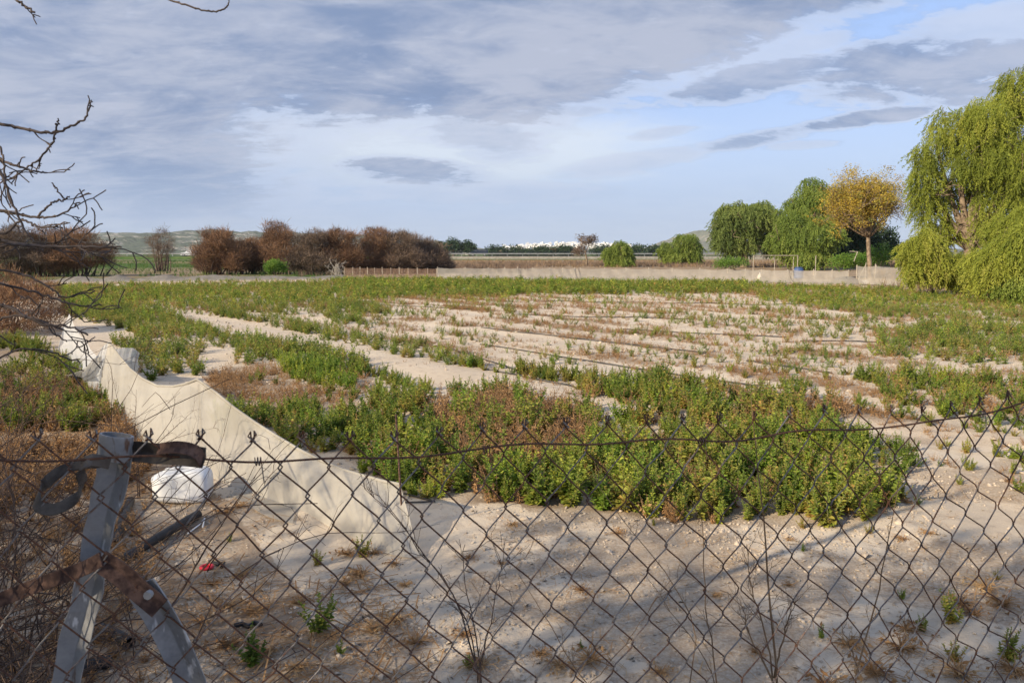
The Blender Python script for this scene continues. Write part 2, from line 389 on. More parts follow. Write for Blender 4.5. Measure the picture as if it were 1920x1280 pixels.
# how much grows where: traced from the picture, kept on the ground
# (polygon, green per m2, dry per m2, bright share, height)
PATCH = [      # outlines of what is seen; a plant must fit with foot and crown
 ([(-400, 560), (60, 530), (600, 522), (1500, 528), (2400, 560), (2600, 700), (2600, 1300), (1500, 800), (900, 700), (200, 560)], 16, 46, .1, .15),
 ([(100, 533), (620, 528), (900, 532), (1000, 555), (700, 590), (420, 585), (200, 570), (110, 560)], 40, 34, .1, .19),
 ([(620, 522), (1430, 522), (1440, 551), (1000, 553), (640, 549)], 40, 8, .15, .24),
 ([(1390, 530), (1700, 540), (1960, 568), (2100, 600), (1800, 602), (1560, 590), (1420, 562)], 46, 60, .3, .16),
 ([(640, 556), (1000, 550), (1420, 556), (1700, 596), (1960, 606), (1960, 690), (1400, 660), (900, 620)], 18, 60, .2, .16),
 ([(700, 590), (900, 610), (1250, 640), (1400, 680), (1500, 700), (1200, 700), (950, 650), (750, 610)], 10, 56, .1, .13),
 ([(900, 605), (1230, 615), (1240, 645), (1000, 640)], 15, 60, .15, .15),
 ([(1020, 632), (1250, 650), (1420, 680), (1600, 710), (1600, 740), (1380, 720), (1100, 680)], 10, 64, .1, .15),
 ([(110, 540), (222, 562), (309, 578), (419, 610), (510, 624), (656, 652), (703, 670), (747, 694), (820, 708), (900, 715), (1000, 735), (1000, 850), (900, 850), (740, 830), (560, 720), (420, 690), (300, 640), (120, 590)], 42, 14, .12, .24),
 ([(200, 625), (420, 640), (420, 690), (330, 720), (250, 700)], 34, 6, .0, .24),
 ([(404, 572), (528, 600), (656, 612), (820, 640), (915, 666), (920, 692), (880, 699), (747, 673), (637, 645), (404, 603)], 46, 3, .05, .22),
 ([(606, 584), (706, 590), (712, 614), (620, 614)], 30, 4, .05, .20),
 ([(520, 566), (585, 570), (590, 592), (524, 590)], 26, 6, .05, .20),
 ([(970, 668), (1048, 678), (1048, 716), (975, 708)], 46, 8, .05, .24),
 ([(1055, 684), (1200, 694), (1356, 712), (1500, 735), (1600, 775), (1660, 850), (1400, 850), (1290, 800), (1228, 765), (1057, 735)], 46, 22, .2, .25),
 ([(1450, 700), (1600, 735), (1600, 770), (1480, 745)], 30, 20, .1, .22),
 ([(1640, 615), (1760, 598), (1980, 600), (2000, 680), (1800, 686), (1650, 672)], 34, 30, .25, .24),
 ([(1520, 600), (1640, 620), (1640, 650), (1500, 640)], 14, 14, .1, .18),
 ([(1600, 680), (1760, 690), (1990, 700), (2050, 760), (1880, 800), (1780, 790), (1640, 750)], 36, 40, .3, .24),
 ([(1380, 630), (1640, 655), (1640, 700), (1450, 690)], 26, 62, .25, .15),
 ([(1740, 830), (1900, 810), (2050, 840), (1950, 900), (1790, 885)], 16, 24, .1, .18),
 ([(400, 690), (560, 680), (700, 710), (640, 790), (480, 770), (400, 740)], 8, 70, .0, .2),
 ([(500, 660), (560, 652), (640, 680), (700, 712), (640, 735), (540, 710)], 55, 6, 1.0, .22),
 ([(640, 715), (800, 705), (1000, 735), (1060, 745), (1200, 760), (1300, 740), (1400, 715), (1500, 725), (1600, 765), (1650, 820), (1400, 860), (900, 870), (700, 860)], 34, 60, .3, .26),
 ([(420, 745), (560, 735), (760, 760), (900, 800), (900, 870), (760, 880), (700, 870), (640, 845), (560, 850), (430, 820)], 56, 20, .15, .28),
 ([(700, 800), (1600, 780), (1660, 850), (1670, 910), (1655, 975), (1600, 998), (1480, 992), (1380, 970), (1250, 980), (1150, 968), (1000, 968), (870, 948), (800, 912), (700, 880)], 62, 62, .36, .27),
 ([(830, 765), (960, 750), (1090, 765), (1130, 830), (1060, 880), (960, 900), (860, 880)], 14, 150, .3, .33),
 ([(1600, 790), (1700, 820), (1800, 830), (1760, 880), (1690, 885), (1640, 880)], 45, 18, .1, .24),
 ([(350, 588), (450, 598), (637, 640), (747, 668), (900, 690), (960, 705), (1060, 735), (1228, 770), (1130, 770), (1000, 750), (820, 724), (747, 705), (680, 676), (510, 634), (419, 616)], 0, 3, 0, .12),
 ([(1570, 880), (1680, 890), (1800, 905), (2200, 960), (2000, 1000), (1700, 960), (1680, 920)], 0, 2, 0, .1),
 ([(380, 650), (440, 660), (430, 700), (370, 700)], 2, 4, 0, .15),
 ([(560, 850), (640, 850), (720, 900), (600, 960), (400, 880)], 0, 3, 0, .12),
]
def growth(x, y):
    """green density, dry density, bright share, height at ground points in front"""
    px, py = to_px(x, y, 0*x)
    jx = (vnoise(x, y, 2.1, 11)-.5)*.35; jy = (vnoise(x, y, 2.1, 12)-.5)*.35       # ragged edges
    px, py = to_px(x+jx, y+jy, 0*x)
    g = np.zeros_like(x); dr = np.zeros_like(x); br = np.zeros_like(x); h = np.full_like(x, .15)
    for poly, a, b, c, hh in PATCH:
        ty = to_px(x+jx, y+jy, 0*x+.6*hh)[1] if a > 15 else py
        i = inpoly(px, py, poly) & inpoly(px, ty, poly); g[i] = a; dr[i] = b; br[i] = c; h[i] = hh
    u, v = uv(x, y)
    rown = vnoise(u*.28, v*1.9, 1, 21)*.6+vnoise(u*.9, v*2.5, 1, 22)*.4
    clump = np.clip((rown-.32)*3.2, 0, 1.4)
    dense = np.clip((g-18)/20, 0, 1)
    g = g*(clump*(1-dense)+dense*np.clip(.55+rown, 0, 1.2))
    cl2 = vnoise(u*.5, v*2.2, 1, 31)*.55+vnoise(u*1.6, v*2.9, 1, 32)*.45
    dr = dr*np.where(dr > 65, np.clip(.6+cl2, 0, 1.3), np.clip((cl2-.39)*5, .06, 1.9)*np.clip(.62+.75*np.sin(v*2*math.pi/1.45+1.2*vnoise(u, v, .3, 55)), .22, 1.2))
    return g, dr, br, h
gx, gy = X.ravel(), Y.ravel()
field = inpoly(PX.ravel(), PY.ravel(), [(-3000, 560), (40, 526), (640, 521), (820, 524), (1590, 531), (1700, 545), (2300, 575), (6000, 800), (6000, 9000), (-3000, 9000)]) & front.ravel()
field |= (np.hypot(gx, gy) < 6)
gn, dn, _, _ = growth(gx, np.maximum(gy, 1.0))
litter = np.clip(gn/70, 0, 1)*.55+np.clip(dn/110, 0, .8)
litter = np.where(field, litter, 0)
leftdirt = inpoly(PX.ravel(), PY.ravel(), [(-3000, 700), (60, 640), (110, 600), (200, 740), (420, 940), (560, 1100), (620, 1400), (-3000, 3000)])
litter = np.where(leftdirt & front.ravel(), .55+.6*(vnoise(gx, gy, 2.5, 41)-.3), litter)
nearp = (np.hypot(gx, gy) < 7.5) & (vnoise(gx, gy, 1.3, 43)*.6+vnoise(gx, gy, 4.1, 44)*.4 > .56); litter = np.where(nearp & ~(leftdirt & front.ravel()), np.maximum(litter, .62), litter)
green = (~field)*np.clip(.62+.9*(vnoise(gx, gy, .05, 51)-.5), 0, 1)
right_bank = (gx > 8) & (gy < 60) & (~field); green = np.where(right_bank, .15, green)
reedland = inpoly(PX.ravel(), PY.ravel(), [(640, 520), (640, 488), (1720, 486), (1720, 545), (1590, 530)]); green = np.where(reedland & front.ravel(), .18, green)
me = gb.mesh('ground', [], True)
for nm, arr in (('litter', litter), ('green', green), ('outside', (~field).astype(float))):
    at = me.attributes.new(nm, 'FLOAT', 'POINT'); at.data.foreach_set('value', arr.astype(np.float32))
m, b = newmat('field_soil'); t = b.n('ShaderNodeTexCoord'); P_ = t.outputs['Object']
n1 = b.noise(P_, .8, 6, .6); n2 = b.noise(P_, 7, 6, .65); n3 = b.noise(P_, 60, 5, .7); n4 = b.noise(P_, 350, 3, .6)
sand = b.mix(b.smooth(n1, .35, .68), (.585, .49, .375), (.66, .57, .45))
sand = b.mix(b.smooth(n2, .45, .75, 0, .5), sand, (.47, .375, .285))
sand = b.mix(b.smooth(n3, .55, .75, 0, .55), sand, (.40, .32, .24))
sand = b.mix(b.smooth(n4, .3, .42, .25, 0), sand, (.25, .20, .16))
vo = b.n('ShaderNodeTexVoronoi', feature='DISTANCE_TO_EDGE'); b.put(vo.inputs['Vector'], b.mapping(P_, (1, 1, 1))); vo.inputs['Scale'].default_value = 5.5
wv = b.n('ShaderNodeVectorMath', operation='ADD'); b.put(wv.inputs[0], P_)
dn_ = b.n('ShaderNodeTexNoise'); b.put(dn_.inputs['Vector'], P_); dn_.inputs['Scale'].default_value = 9; b.put(wv.inputs[1], dn_.outputs[1]); b.put(vo.inputs['Vector'], wv.outputs[0])
crack = b.smooth(vo.outputs['Distance'], .004, .03, 1, 0); crack = b.m('MULTIPLY', crack, b.smooth(n2, .5, .62))
sand = b.mix(b.m('MULTIPLY', crack, .35), sand, (.26, .20, .15))
L = b.n('ShaderNodeAttribute', attribute_name='litter').outputs['Fac']
lf = b.smooth(b.m('ADD', L, b.m('MULTIPLY', b.m('SUBTRACT', n3, .5), 1.4)), .25, .95, 0, .75)
lit = b.mix(b.smooth(n3, .35, .65), (.13, .085, .052), (.30, .20, .125))
sand = b.mix(lf, sand, lit)
Gn = b.n('ShaderNodeAttribute', attribute_name='green').outputs['Fac']; Os = b.n('ShaderNodeAttribute', attribute_name='outside').outputs['Fac']
nb = b.noise(P_, .5, 6, .7); nc = b.noise(P_, .03, 4, .6)
grassc = b.mix(b.smooth(nb, .35, .65), (.035, .085, .016), (.085, .135, .03))
dryc = b.mix(b.smooth(nb, .35, .65), (.20, .145, .09), (.36, .27, .18))
outc = b.mix(b.smooth(b.m('ADD', Gn, b.m('MULTIPLY', b.m('SUBTRACT', nb, .5), .9)), .3, .6), dryc, grassc)
col = b.mix(Os, sand, outc)
hh = b.m('ADD', b.m('MULTIPLY', n2, .5), b.m('ADD', b.m('MULTIPLY', n3, .35), b.m('MULTIPLY', n4, .15)))
hh = b.m('SUBTRACT', hh, b.m('MULTIPLY', crack, .12))
finish(m, b, col, .95, normal=bump(b, hh, .75, .035), spec=.15)
me.materials.append(m)
o = bpy.data.objects.new('ground', me); COL.objects.link(o); tag(o, kind='structure')

# ------------------------------------------------------------------ far hills, town, haze
def hillmat(name, c_rock, c_scrub, c_dark, sc):
    m, b = newmat(name); t = b.n('ShaderNodeTexCoord')
    n = b.noise(t.outputs['Object'], sc, 8, .68); n2 = b.noise(b.mapping(t.outputs['Object'], (1, 1, 2.5)), sc*4, 6, .7)
    c = b.mix(b.smooth(n, .50, .62), c_scrub, c_rock); c = b.mix(b.smooth(n2, .48, .62), c, c_dark)
    return finish(m, b, c, .95, spec=.1, normal=bump(b, n2, .8, 12))
def ridge(name, pts, Yd, depth, mat, seed, ny=26, rough=1.0):
    """pts: crest (px,py) at distance Yd; front slope falls to the plain"""
    cx_ = [At(px, py, Yd) for px, py in pts]
    xs = np.linspace(cx_[0].x, cx_[-1].x, 260); cz = np.interp(xs, [c.x for c in cx_], [c.z for c in cx_])
    t = np.linspace(-1, 1.0, ny); XX, TT = np.meshgrid(xs, t, indexing='ij')
    prof = np.where(TT < 0, np.clip(1+TT, 0, 1)**.8, np.clip(1-TT, 0, 1)**.8)
    w_ = (xs[-1]-xs[0])
    ZZ = cz[:, None]*prof*(1+.10*nz(XX/w_*60, TT*5, 1, seed)*(1-abs(TT)*.3))+cz[:, None]*.12*rough*(vnoise(XX/w_*240, TT*14, 1, seed)-.5)
    YY = Yd+TT*depth+depth*.12*nz(XX/w_*30, TT, 1, seed+2)
    i_ = np.arange(XX.size).reshape(XX.shape)
    Fq = np.stack([i_[:-1, :-1], i_[1:, :-1], i_[1:, 1:], i_[:-1, 1:]], -1).reshape(-1, 4)
    mb = MB(); mb.add(np.stack([XX, YY, np.maximum(ZZ, -2)], -1).reshape(-1, 3), Fq)
    return mb.build(name, mat, smooth=True, kind='structure')
hm1 = hillmat('scrub_hill', (.40, .37, .31), (.115, .135, .095), (.05, .065, .05), .012)
hm2 = hillmat('dry_hill', (.30, .27, .22), (.15, .16, .12), (.10, .115, .085), .01)
ridge('hills', [(-700, 470), (-300, 452), (0, 438), (60, 440), (150, 438), (180, 437), (235, 436), (300, 437), (345, 433), (400, 434), (440, 432), (480, 433), (560, 436), (640, 440), (700, 441), (760, 445), (820, 452), (880, 462), (960, 471)], 2400, 900, hm1, 3)
ridge('cone_hill', [(1130, 473), (1205, 468), (1235, 455), (1265, 446), (1290, 436), (1308, 431), (1322, 433), (1340, 445), (1365, 456), (1420, 465), (1520, 471)], 2900, 700, hm2, 5, rough=.5)
ridge('town_hill', [(820, 473), (900, 467), (960, 464), (1050, 462), (1130, 463), (1200, 464), (1240, 468), (1330, 472)], 3600, 500, hm2, 6, rough=.5)
ridge('low_rise', [(1150, 473), (1250, 467), (1500, 467), (1700, 465), (1900, 468), (2300, 472)], 2200, 300, hm2, 8)

# white hill town: four house shapes, copied
house_me = []
for kx, (sx_, sy_, sz_) in enumerate(((16, 12, 9), (24, 14, 7), (12, 12, 13), (34, 14, 10))):
    root_parts = []
    q = MB(); q.box((0, 0, sz_/2), (sx_, sy_, sz_)); q.box((sx_*.2, 1, sz_+1.4), (sx_*.35, sy_*.5, 2.8)); q.box((0, 0, sz_+.3), (sx_+.6, sy_+.6, .5))
    wn_ = MB()
    for a_ in range(int(sx_//4)):
        for s_ in range(int(sz_//3.2)):
            wn_.box((-sx_/2+2.4+a_*4, -sy_/2-.04, 1.8+s_*3.2), (1.6, .2, 1.5))
    house_me.append((q.mesh('house_walls', M['white_wall']), wn_.mesh('house_windows', M['window'])))
px_h = np.concatenate([rng.normal(1070, 45, 110), rng.uniform(932, 1198, 110)]); px_h = np.clip(px_h, 932, 1198)
for i, px in enumerate(sorted(px_h)):
    t_ = rng.random(); Yd = 3080+t_*500
    top = np.interp(px, [935, 1000, 1050, 1130, 1200], [464.5, 459.5, 457, 457.5, 461])
    p = At(px, top+ (1-t_)*8.5, Yd)
    wmesh, winm = house_me[int(rng.integers(0, 4))]
    o = link('white_house', wmesh, None, (p.x, p.y, max(p.z-2, 0)), (0, 0, rng.normal(0, .35)), float(rng.uniform(.7, 1.15)),
             label='small white house in the hill town on the horizon', cat='house', group='white houses of the hill town on the horizon')
    if i % 1 == 0: link('windows', winm, o, kind='stuff')

# haze: pale even air
hb = MB(); hb.box((0, 1600, 90), (9000, 8400, 182)); hz_o = hb.build('haze', [], None, kind='stuff')
hmx = bpy.data.materials.new('haze_air'); hmx.use_nodes = True; nt = hmx.node_tree; nt.nodes.clear()
pv = nt.nodes.new('ShaderNodeVolumePrincipled'); pv.inputs['Density'].default_value = .00008; pv.inputs['Color'].default_value = (.80, .88, 1, 1); pv.inputs['Anisotropy'].default_value = .0
mo = nt.nodes.new('ShaderNodeOutputMaterial'); nt.links.new(pv.outputs[0], mo.inputs['Volume']); hz_o.data.materials.append(hmx)

# ------------------------------------------------------------------ trees
def grow(out, p, d_, ln, r, depth, seg=5, spread=.6, gravity=0.0, nchild=3, jit=.25, shrink=.65, minr=.002, tips=None):
    pts = [np.array(p, float)]; d_ = np.array(d_, float); d_ /= np.linalg.norm(d_)
    rad_ = [r]
    for i in range(seg):
        d_ = d_+rng.normal(0, jit, 3)*.5+np.array([0, 0, -gravity]); d_ /= np.linalg.norm(d_)
        pts.append(pts[-1]+d_*ln/seg); rad_.append(max(minr, r*(1-.5*(i+1)/seg)))
    out.append((np.array(pts), np.array(rad_)))
    if depth <= 0:
        if tips is not None: tips.append((pts[-1], d_.copy()))
        return
    for c in range(nchild):
        k_ = rng.integers(max(1, seg//2), seg+1); a_ = rng.uniform(0, 2*math.pi)
        perp = np.cross(d_, [math.cos(a_), math.sin(a_), .3]); perp /= np.linalg.norm(perp)+1e-9
        dd = d_*(1-spread*.5)+perp*spread*rng.uniform(.6, 1.2)
        grow(out, pts[k_], dd, ln*shrink*rng.uniform(.75, 1.2), max(minr, rad_[k_]*.68), depth-1, seg, spread, gravity, nchild, jit, shrink, minr, tips)
def branches(name, lst, mat, parent, sides=5, kind=None):
    mb = MB()
    for P_, r_ in lst: mb.tube(P_, r_, sides, cap=False)
    return mb.build(name, mat, parent, smooth=True, kind=kind)
def leafquad(L_, W_):   # folded narrow leaf along +X
    return np.array([(0, 0, 0), (L_*.45, -W_/2, -.1*W_), (L_, 0, -.25*L_), (L_*.45, W_/2, -.1*W_)]), np.array([(0, 1, 2, 3)])
def strand_tmpl(n=12, leaf=.15, wid=.035, bow=.25):
    V = []; Fc = []; k_ = 0
    for i in range(n):
        s_ = (i+.5)/n; c = np.array([bow*s_*(1.3-s_), 0, -s_])
        for sd in (-1, 1):
            a_ = rng.uniform(.5, 2.4)*sd+rng.normal(0, .5); tilt = rng.uniform(.35, 1.2)
            v, f = leafquad(leaf*rng.uniform(.7, 1.2), wid)
            M_ = rotm(np.array([rng.normal(0, .6)]), np.array([tilt]), np.array([a_]))[0]
            V.append(v@M_.T+c+rng.normal(0, .02, 3)); Fc.append(f+k_); k_ += 4
    return np.vstack(V), np.vstack(Fc)
def clump_tmpl(n=14, leaf=.22, wid=.12, up=0.0, sph=.6):
    V = []; Fc = []
    for i in range(n):
        v, f = leafquad(leaf*rng.uniform(.6, 1.2), wid)
        M_ = rotm(rng.normal(0, .8, 1), np.array([rng.uniform(-.9, .6)-up]), rng.uniform(0, 6.28, 1))[0]
        c = rng.normal(0, 1, 3); c *= sph*rng.random()**.4/np.linalg.norm(c)
        V.append(v@M_.T+c); Fc.append(f+4*i)
    return np.vstack(V), np.vstack(Fc)
def twig_tmpl(n=12, ln=1.0, wid=.03, spread=.5):
    V = []; Fc = []
    for i in range(n):
        d_ = np.array([rng.normal(0, spread), rng.normal(0, spread), 1]); d_ /= np.linalg.norm(d_)
        b0 = rng.normal(0, .08, 3)+d_*rng.uniform(0, .3)*ln; l_ = ln*rng.uniform(.4, 1)
        s_ = np.cross(d_, rng.normal(0, 1, 3)); s_ /= np.linalg.norm(s_)
        mid = b0+d_*l_*.5+rng.normal(0, .05, 3)
        V += [b0-s_*wid/2, mid+s_*wid*.5, b0+d_*l_, mid-s_*wid*.4]
        Fc += [(4*i, 4*i+1, 4*i+2, 4*i+3)]
    return np.array(V), np.array(Fc)
STR = [strand_tmpl(9, .26, .075) for _ in range(5)]
STRB = [strand_tmpl(14, .17, .042) for _ in range(6)]
STRF = [strand_tmpl(7, .30, .09) for _ in range(3)]
CL = [clump_tmpl(12) for _ in range(4)]
TW = [twig_tmpl(8, 1.0, .045, .75) for _ in range(4)]
def shell(lobes, n, inner=.35, lumps=.14):
    """random points near the surface of ellipsoid lobes, outside the other lobes' cores"""
    lob = np.array(lobes); vol = np.prod(lob[:, 3:6], 1)**(2/3); pick = rng.choice(len(lob), n*2, p=vol/vol.sum())
    d_ = rng.normal(0, 1, (n*2, 3)); d_ /= np.linalg.norm(d_, axis=1)[:, None]
    r_ = 1-inner*rng.random(n*2)**1.6
    bumpy = 1+lumps*nz(d_[:, 0]*4+pick*2, d_[:, 2]*4+d_[:, 1]*3, 1.0, 1.7)+lumps*.5*nz(d_[:, 0]*9+pick, d_[:, 2]*9-d_[:, 1]*7, 1.0, 3.1)
    P = lob[pick, :3]+d_*lob[pick, 3:6]*(r_*bumpy)[:, None]
    keep = np.ones(n*2, bool)
    for q in lob:
        dd = (((P-q[:3])/q[3:6])**2).sum(1); keep &= dd > .36
    P = P[keep][:n]; return P, d_[keep][:n], pick[keep][:n]
def split(lobes, k=9, f=.44):
    out = []
    for l in lobes:
        out.append((l[0], l[1], l[2], l[3]*.72, l[4]*.72, l[5]*.72))
        for j in range(k):
            d_ = rng.normal(0, 1, 3); d_ /= np.linalg.norm(d_); q = f*rng.uniform(.6, 1.15)
            out.append((l[0]+d_[0]*l[3]*.68, l[1]+d_[1]*l[4]*.68, l[2]+d_[2]*l[5]*.68, l[3]*q, l[4]*q, l[5]*q*rng.uniform(.7, 1.1)))
    return out
def crown(name, lobes, n, tmpls, size, mat, parent, weeping=True, inner=.35, vlen=(.7, 1.4), zmin=.05, lump_t=.25):
    P, d_, pick = shell(split(lobes), n, inner); mb = MB(); k_ = rng.integers(0, len(tmpls), len(P))
    lt = vnoise(P[:, 0]*.9+P[:, 1]*.7, P[:, 2]*.9, 1.0, 61)          # patches of older and younger leaves
    lt2 = rng.random(len(P))
    tint = np.clip(.5+(lt-.5)*1.1*lump_t*2+(lt2-.5)*.5, 0, 1)
    for j, tm in enumerate(tmpls):
        s_ = k_ == j; n_ = s_.sum()
        if not n_: continue
        sc = size*rng.uniform(*vlen, n_)
        if weeping:
            yaw = np.arctan2(d_[s_, 1], d_[s_, 0])+rng.normal(0, .5, n_); Mx = rotm(rng.normal(0, .3, n_), rng.normal(-.15, .34, n_), yaw+rng.normal(0, .6, n_))
        else:
            Mx = rotm(rng.normal(0, .6, n_), rng.normal(0, .6, n_), rng.uniform(0, 6.28, n_))
        p_ = P[s_].copy(); ok = p_[:, 2]-(sc if weeping else 0)*.9 > zmin
        p_[~ok, 2] = zmin+sc[~ok]*(.9 if weeping else .3)
        stamp(mb, tm, p_, Mx, sc, tint[s_])
    return mb.build(name, mat, parent, kind='stuff')
def lobes_px(lst, Y0):
    """(px,py,rx,ry,dy[,rdepth]) -> ellipsoids in metres"""
    out = []
    for q in lst:
        px, py, rx, ry = q[:4]; dy = q[4] if len(q) > 4 else 0
        p = At(px, py, Y0+dy); s_ = (Y0+dy)/F; out.append((p.x, p.y, p.z, rx*s_, (q[5] if len(q) > 5 else rx)*s_, ry*s_))
    return out
def rel(lobes, b): return [(l[0]-b[0], l[1]-b[1], l[2]-b[2], *l[3:]) for l in lobes]
def trunk_to(lobes, base_r, parent, mat, fork=.35, name='trunk', twigs=2, fine=None):
    """tapered trunk from the origin that forks into limbs reaching every lobe"""
    lst = []; cen = np.mean([l[:3] for l in lobes], 0); top = np.array([cen[0]*.4, cen[1]*.4, cen[2]*fork])
    t = np.linspace(0, 1, 7)[:, None]
    main = t*top+np.stack([.06*np.sin(t[:, 0]*5)*top[2], .05*np.cos(t[:, 0]*4)*top[2]-.05*top[2], 0*t[:, 0]], 1)*np.sin(t*math.pi*.5)
    lst.append((main, base_r*(1.25-.5*t[:, 0]))); tips = []
    for l in lobes:
        e = np.array(l[:3]); mid = (main[-1]+e)/2+rng.normal(0, .1, 3)*np.linalg.norm(e-main[-1])
        P = np.array([main[-1]*(1-s)**2+2*mid*s*(1-s)+e*s*s for s in np.linspace(0, 1, 8)]); rr = np.linspace(base_r*.6, base_r*.12, 8)
        lst.append((P, rr))
        for j in range(twigs*2):
            k_ = rng.integers(3, 8); v = rng.normal(0, 1, 3)*np.array(l[3:6]); v[2] = abs(v[2])*.7; v *= .8
            grow(lst, P[k_], v, np.linalg.norm(v)*.7+.2, rr[k_]*.6, 1, 4, .7, 0, 2, tips=tips)
    mb = MB()
    for P, r_ in lst: mb.tube(P, r_, 6, cap=False)
    return mb.build(name, mat, parent, smooth=True), tips

def weeping_tree(label, basepx, Y0, lobes, n, size, mat, trunk_r=.2, tm=None, group=None, name='pepper_tree', inner=.4):
    b0 = At(basepx, 500, Y0); b0.z = 0
    r_ = empty(name, b0, label=label, cat='tree', group=group)
    lb = rel(lobes_px(lobes, Y0), b0)
    trunk_to(lb, trunk_r, r_, M['trunk'])
    crown('crown', lb, n, tm or STR, size, mat, r_, inner=inner)
    return r_
# big pepper tree at the right edge
weeping_tree('tallest yellow-green weeping pepper tree cut by the right edge of the picture', 1800, 31,
    [(1870, 205, 56, 40), (1935, 165, 60, 44), (1985, 150, 80, 80), (1800, 225, 46, 36), (1840, 290, 58, 52, -1), (1755, 270, 38, 36), (1735, 330, 34, 42), (1745, 385, 34, 38), (1765, 425, 26, 26), (1905, 300, 60, 60, -1.5), (1960, 380, 70, 90, -.5), (1880, 380, 44, 60, -1.5), (1925, 430, 48, 56, -1), (1800, 350, 36, 40, 1.2), (1850, 240, 50, 44, -1), (1895, 290, 60, 60, 1), (1752, 430, 26, 26), (2020, 300, 80, 90)],
    8600, .62, M['pepper'], .26, STRB)
weeping_tree('rounded pepper bush at the foot of the tallest pepper tree, left side', 1745, 29,
    [(1738, 452, 28, 30), (1720, 480, 22, 38), (1762, 486, 28, 30), (1798, 494, 24, 24)], 2000, .6, M['pepper'], .09, STRB, name='pepper_bush')
weeping_tree('pepper bush hanging to the ground at the right edge below the tallest tree', 1890, 26,
    [(1850, 486, 34, 34), (1900, 470, 46, 62, -1), (1945, 440, 50, 70), (1862, 505, 30, 30, -.5), (1890, 425, 34, 36, .5)], 3200, .62, M['pepper'], .1, STRB, name='pepper_bush')
weeping_tree('low leafy pepper bush touching the field edge at the bottom right of the tree row', 1905, 24.5,
    [(1915, 535, 42, 26), (1950, 520, 40, 40)], 700, .4, M['pepper_green'], .06, name='pepper_bush')
weeping_tree('dull green pepper tree left of the two tall green trees', 1395, 84,
    [(1395, 405, 42, 34), (1368, 410, 28, 30), (1425, 400, 36, 30), (1360, 440, 26, 36), (1400, 445, 34, 32), (1440, 440, 22, 30, 2)], 3600, .95, M['pepper_mid'], .4)
weeping_tree('bright green domed pepper tree left of the orange tree', 1500, 74,
    [(1525, 370, 46, 38, 3), (1490, 425, 44, 46), (1530, 440, 46, 44, -2), (1555, 390, 34, 34, 4), (1475, 450, 34, 34, -1), (1520, 480, 40, 20, -2)], 4400, .85, M['pepper_green'], .4)
weeping_tree('dark green tree behind the orange tree', 1590, 82,
    [(1575, 375, 34, 32), (1600, 420, 40, 48), (1575, 455, 40, 34), (1630, 455, 30, 28)], 2200, 1.0, M['dark_leaf'], .35, name='evergreen_tree')
weeping_tree('small round pepper tree standing alone in front of the bridge', 1160, 88,
    [(1160, 462, 19, 19), (1148, 475, 16, 17), (1172, 478, 17, 18), (1160, 488, 20, 12)], 1300, .75, M['pepper_green'], .16, STRF)
weeping_tree('low spreading pepper tree in front of the cone shaped hill', 1280, 104,
    [(1285, 450, 26, 18), (1258, 464, 22, 16), (1300, 462, 20, 18), (1265, 478, 30, 14), (1295, 480, 22, 12)], 1600, .85, M['pepper_green'], .2, STRF)

def leafy_tree(label, px, Y0, lobes, n, size, mat, tr=.1, name='small_tree', base_py=500, trunkm='trunk', tm=None, inner=.5, fork=.35, zmin=.05, cat='tree', group=None):
    b0 = At(px, base_py, Y0); b0.z = 0
    r_ = empty(name, b0, label=label, cat=cat, group=group); lb = rel(lobes_px(lobes, Y0), b0)
    _, tips = trunk_to(lb, tr, r_, M[trunkm], fork)
    crown('crown', lb, n, tm or CL, size, mat, r_, weeping=False, inner=inner, zmin=zmin)
    return r_, tips
# orange umbrella-shaped tree: branches that show, thin leaf layer on top
b0 = At(1630, 500, 46); b0.z = 0
orr = empty('orange_tree', b0, label='umbrella-shaped tree with orange autumn leaves and bare pale branches', cat='tree')
lst = []; tips = []
s46 = 46/F
def L46(px, py, dy=0): p = At(px, py, 46+dy); return np.array([p.x-b0.x, p.y-b0.y, p.z])
tr_ = np.array([L46(1632, 530), L46(1631, 500), L46(1629, 475), L46(1628, 445)]); lst.append((tr_, np.array([.17, .145, .125, .12])))
for i in range(20):
    a_ = i*2.399; rr = math.sqrt((i+.5)/20)
    e = L46(1622+62*rr*math.cos(a_), 372+ (rr**2)*26, 62*rr*math.sin(a_)*s46)
    s0 = tr_[-1]; mid = s0*.45+e*.55; mid[2] = s0[2]+(e[2]-s0[2])*.38; mid[:2] = s0[:2]+(e[:2]-s0[:2])*.7
    P = np.array([s0*(1-s)**2+2*mid*s*(1-s)+e*s*s for s in np.linspace(0, 1, 9)])+rng.normal(0, .03, (9, 3)); P[0] = s0
    lst.append((P, np.linspace(.065, .016, 9)))
    for j in range(7):
        k_ = rng.integers(3, 9); v = rng.normal(0, 1, 3); v[2] = abs(v[2])+.5
        grow(lst, P[k_], v, rng.uniform(.7, 1.3), .022, 2, 4, .7, 0, 3, .3, tips=tips, minr=.008)
branches('trunk', lst, M['trunk'], orr)
lb = rel(lobes_px([(1622, 382, 62, 50), (1600, 372, 42, 34), (1655, 400, 34, 50)], 46), b0)
tp = np.array([t_[0] for t_ in tips]); mb = MB(); tp = tp[rng.random(len(tp)) < .95]
tp = np.vstack([tp, tp+rng.normal(0, .2, tp.shape), tp+rng.normal(0, .3, tp.shape)*[1, 1, .5]])
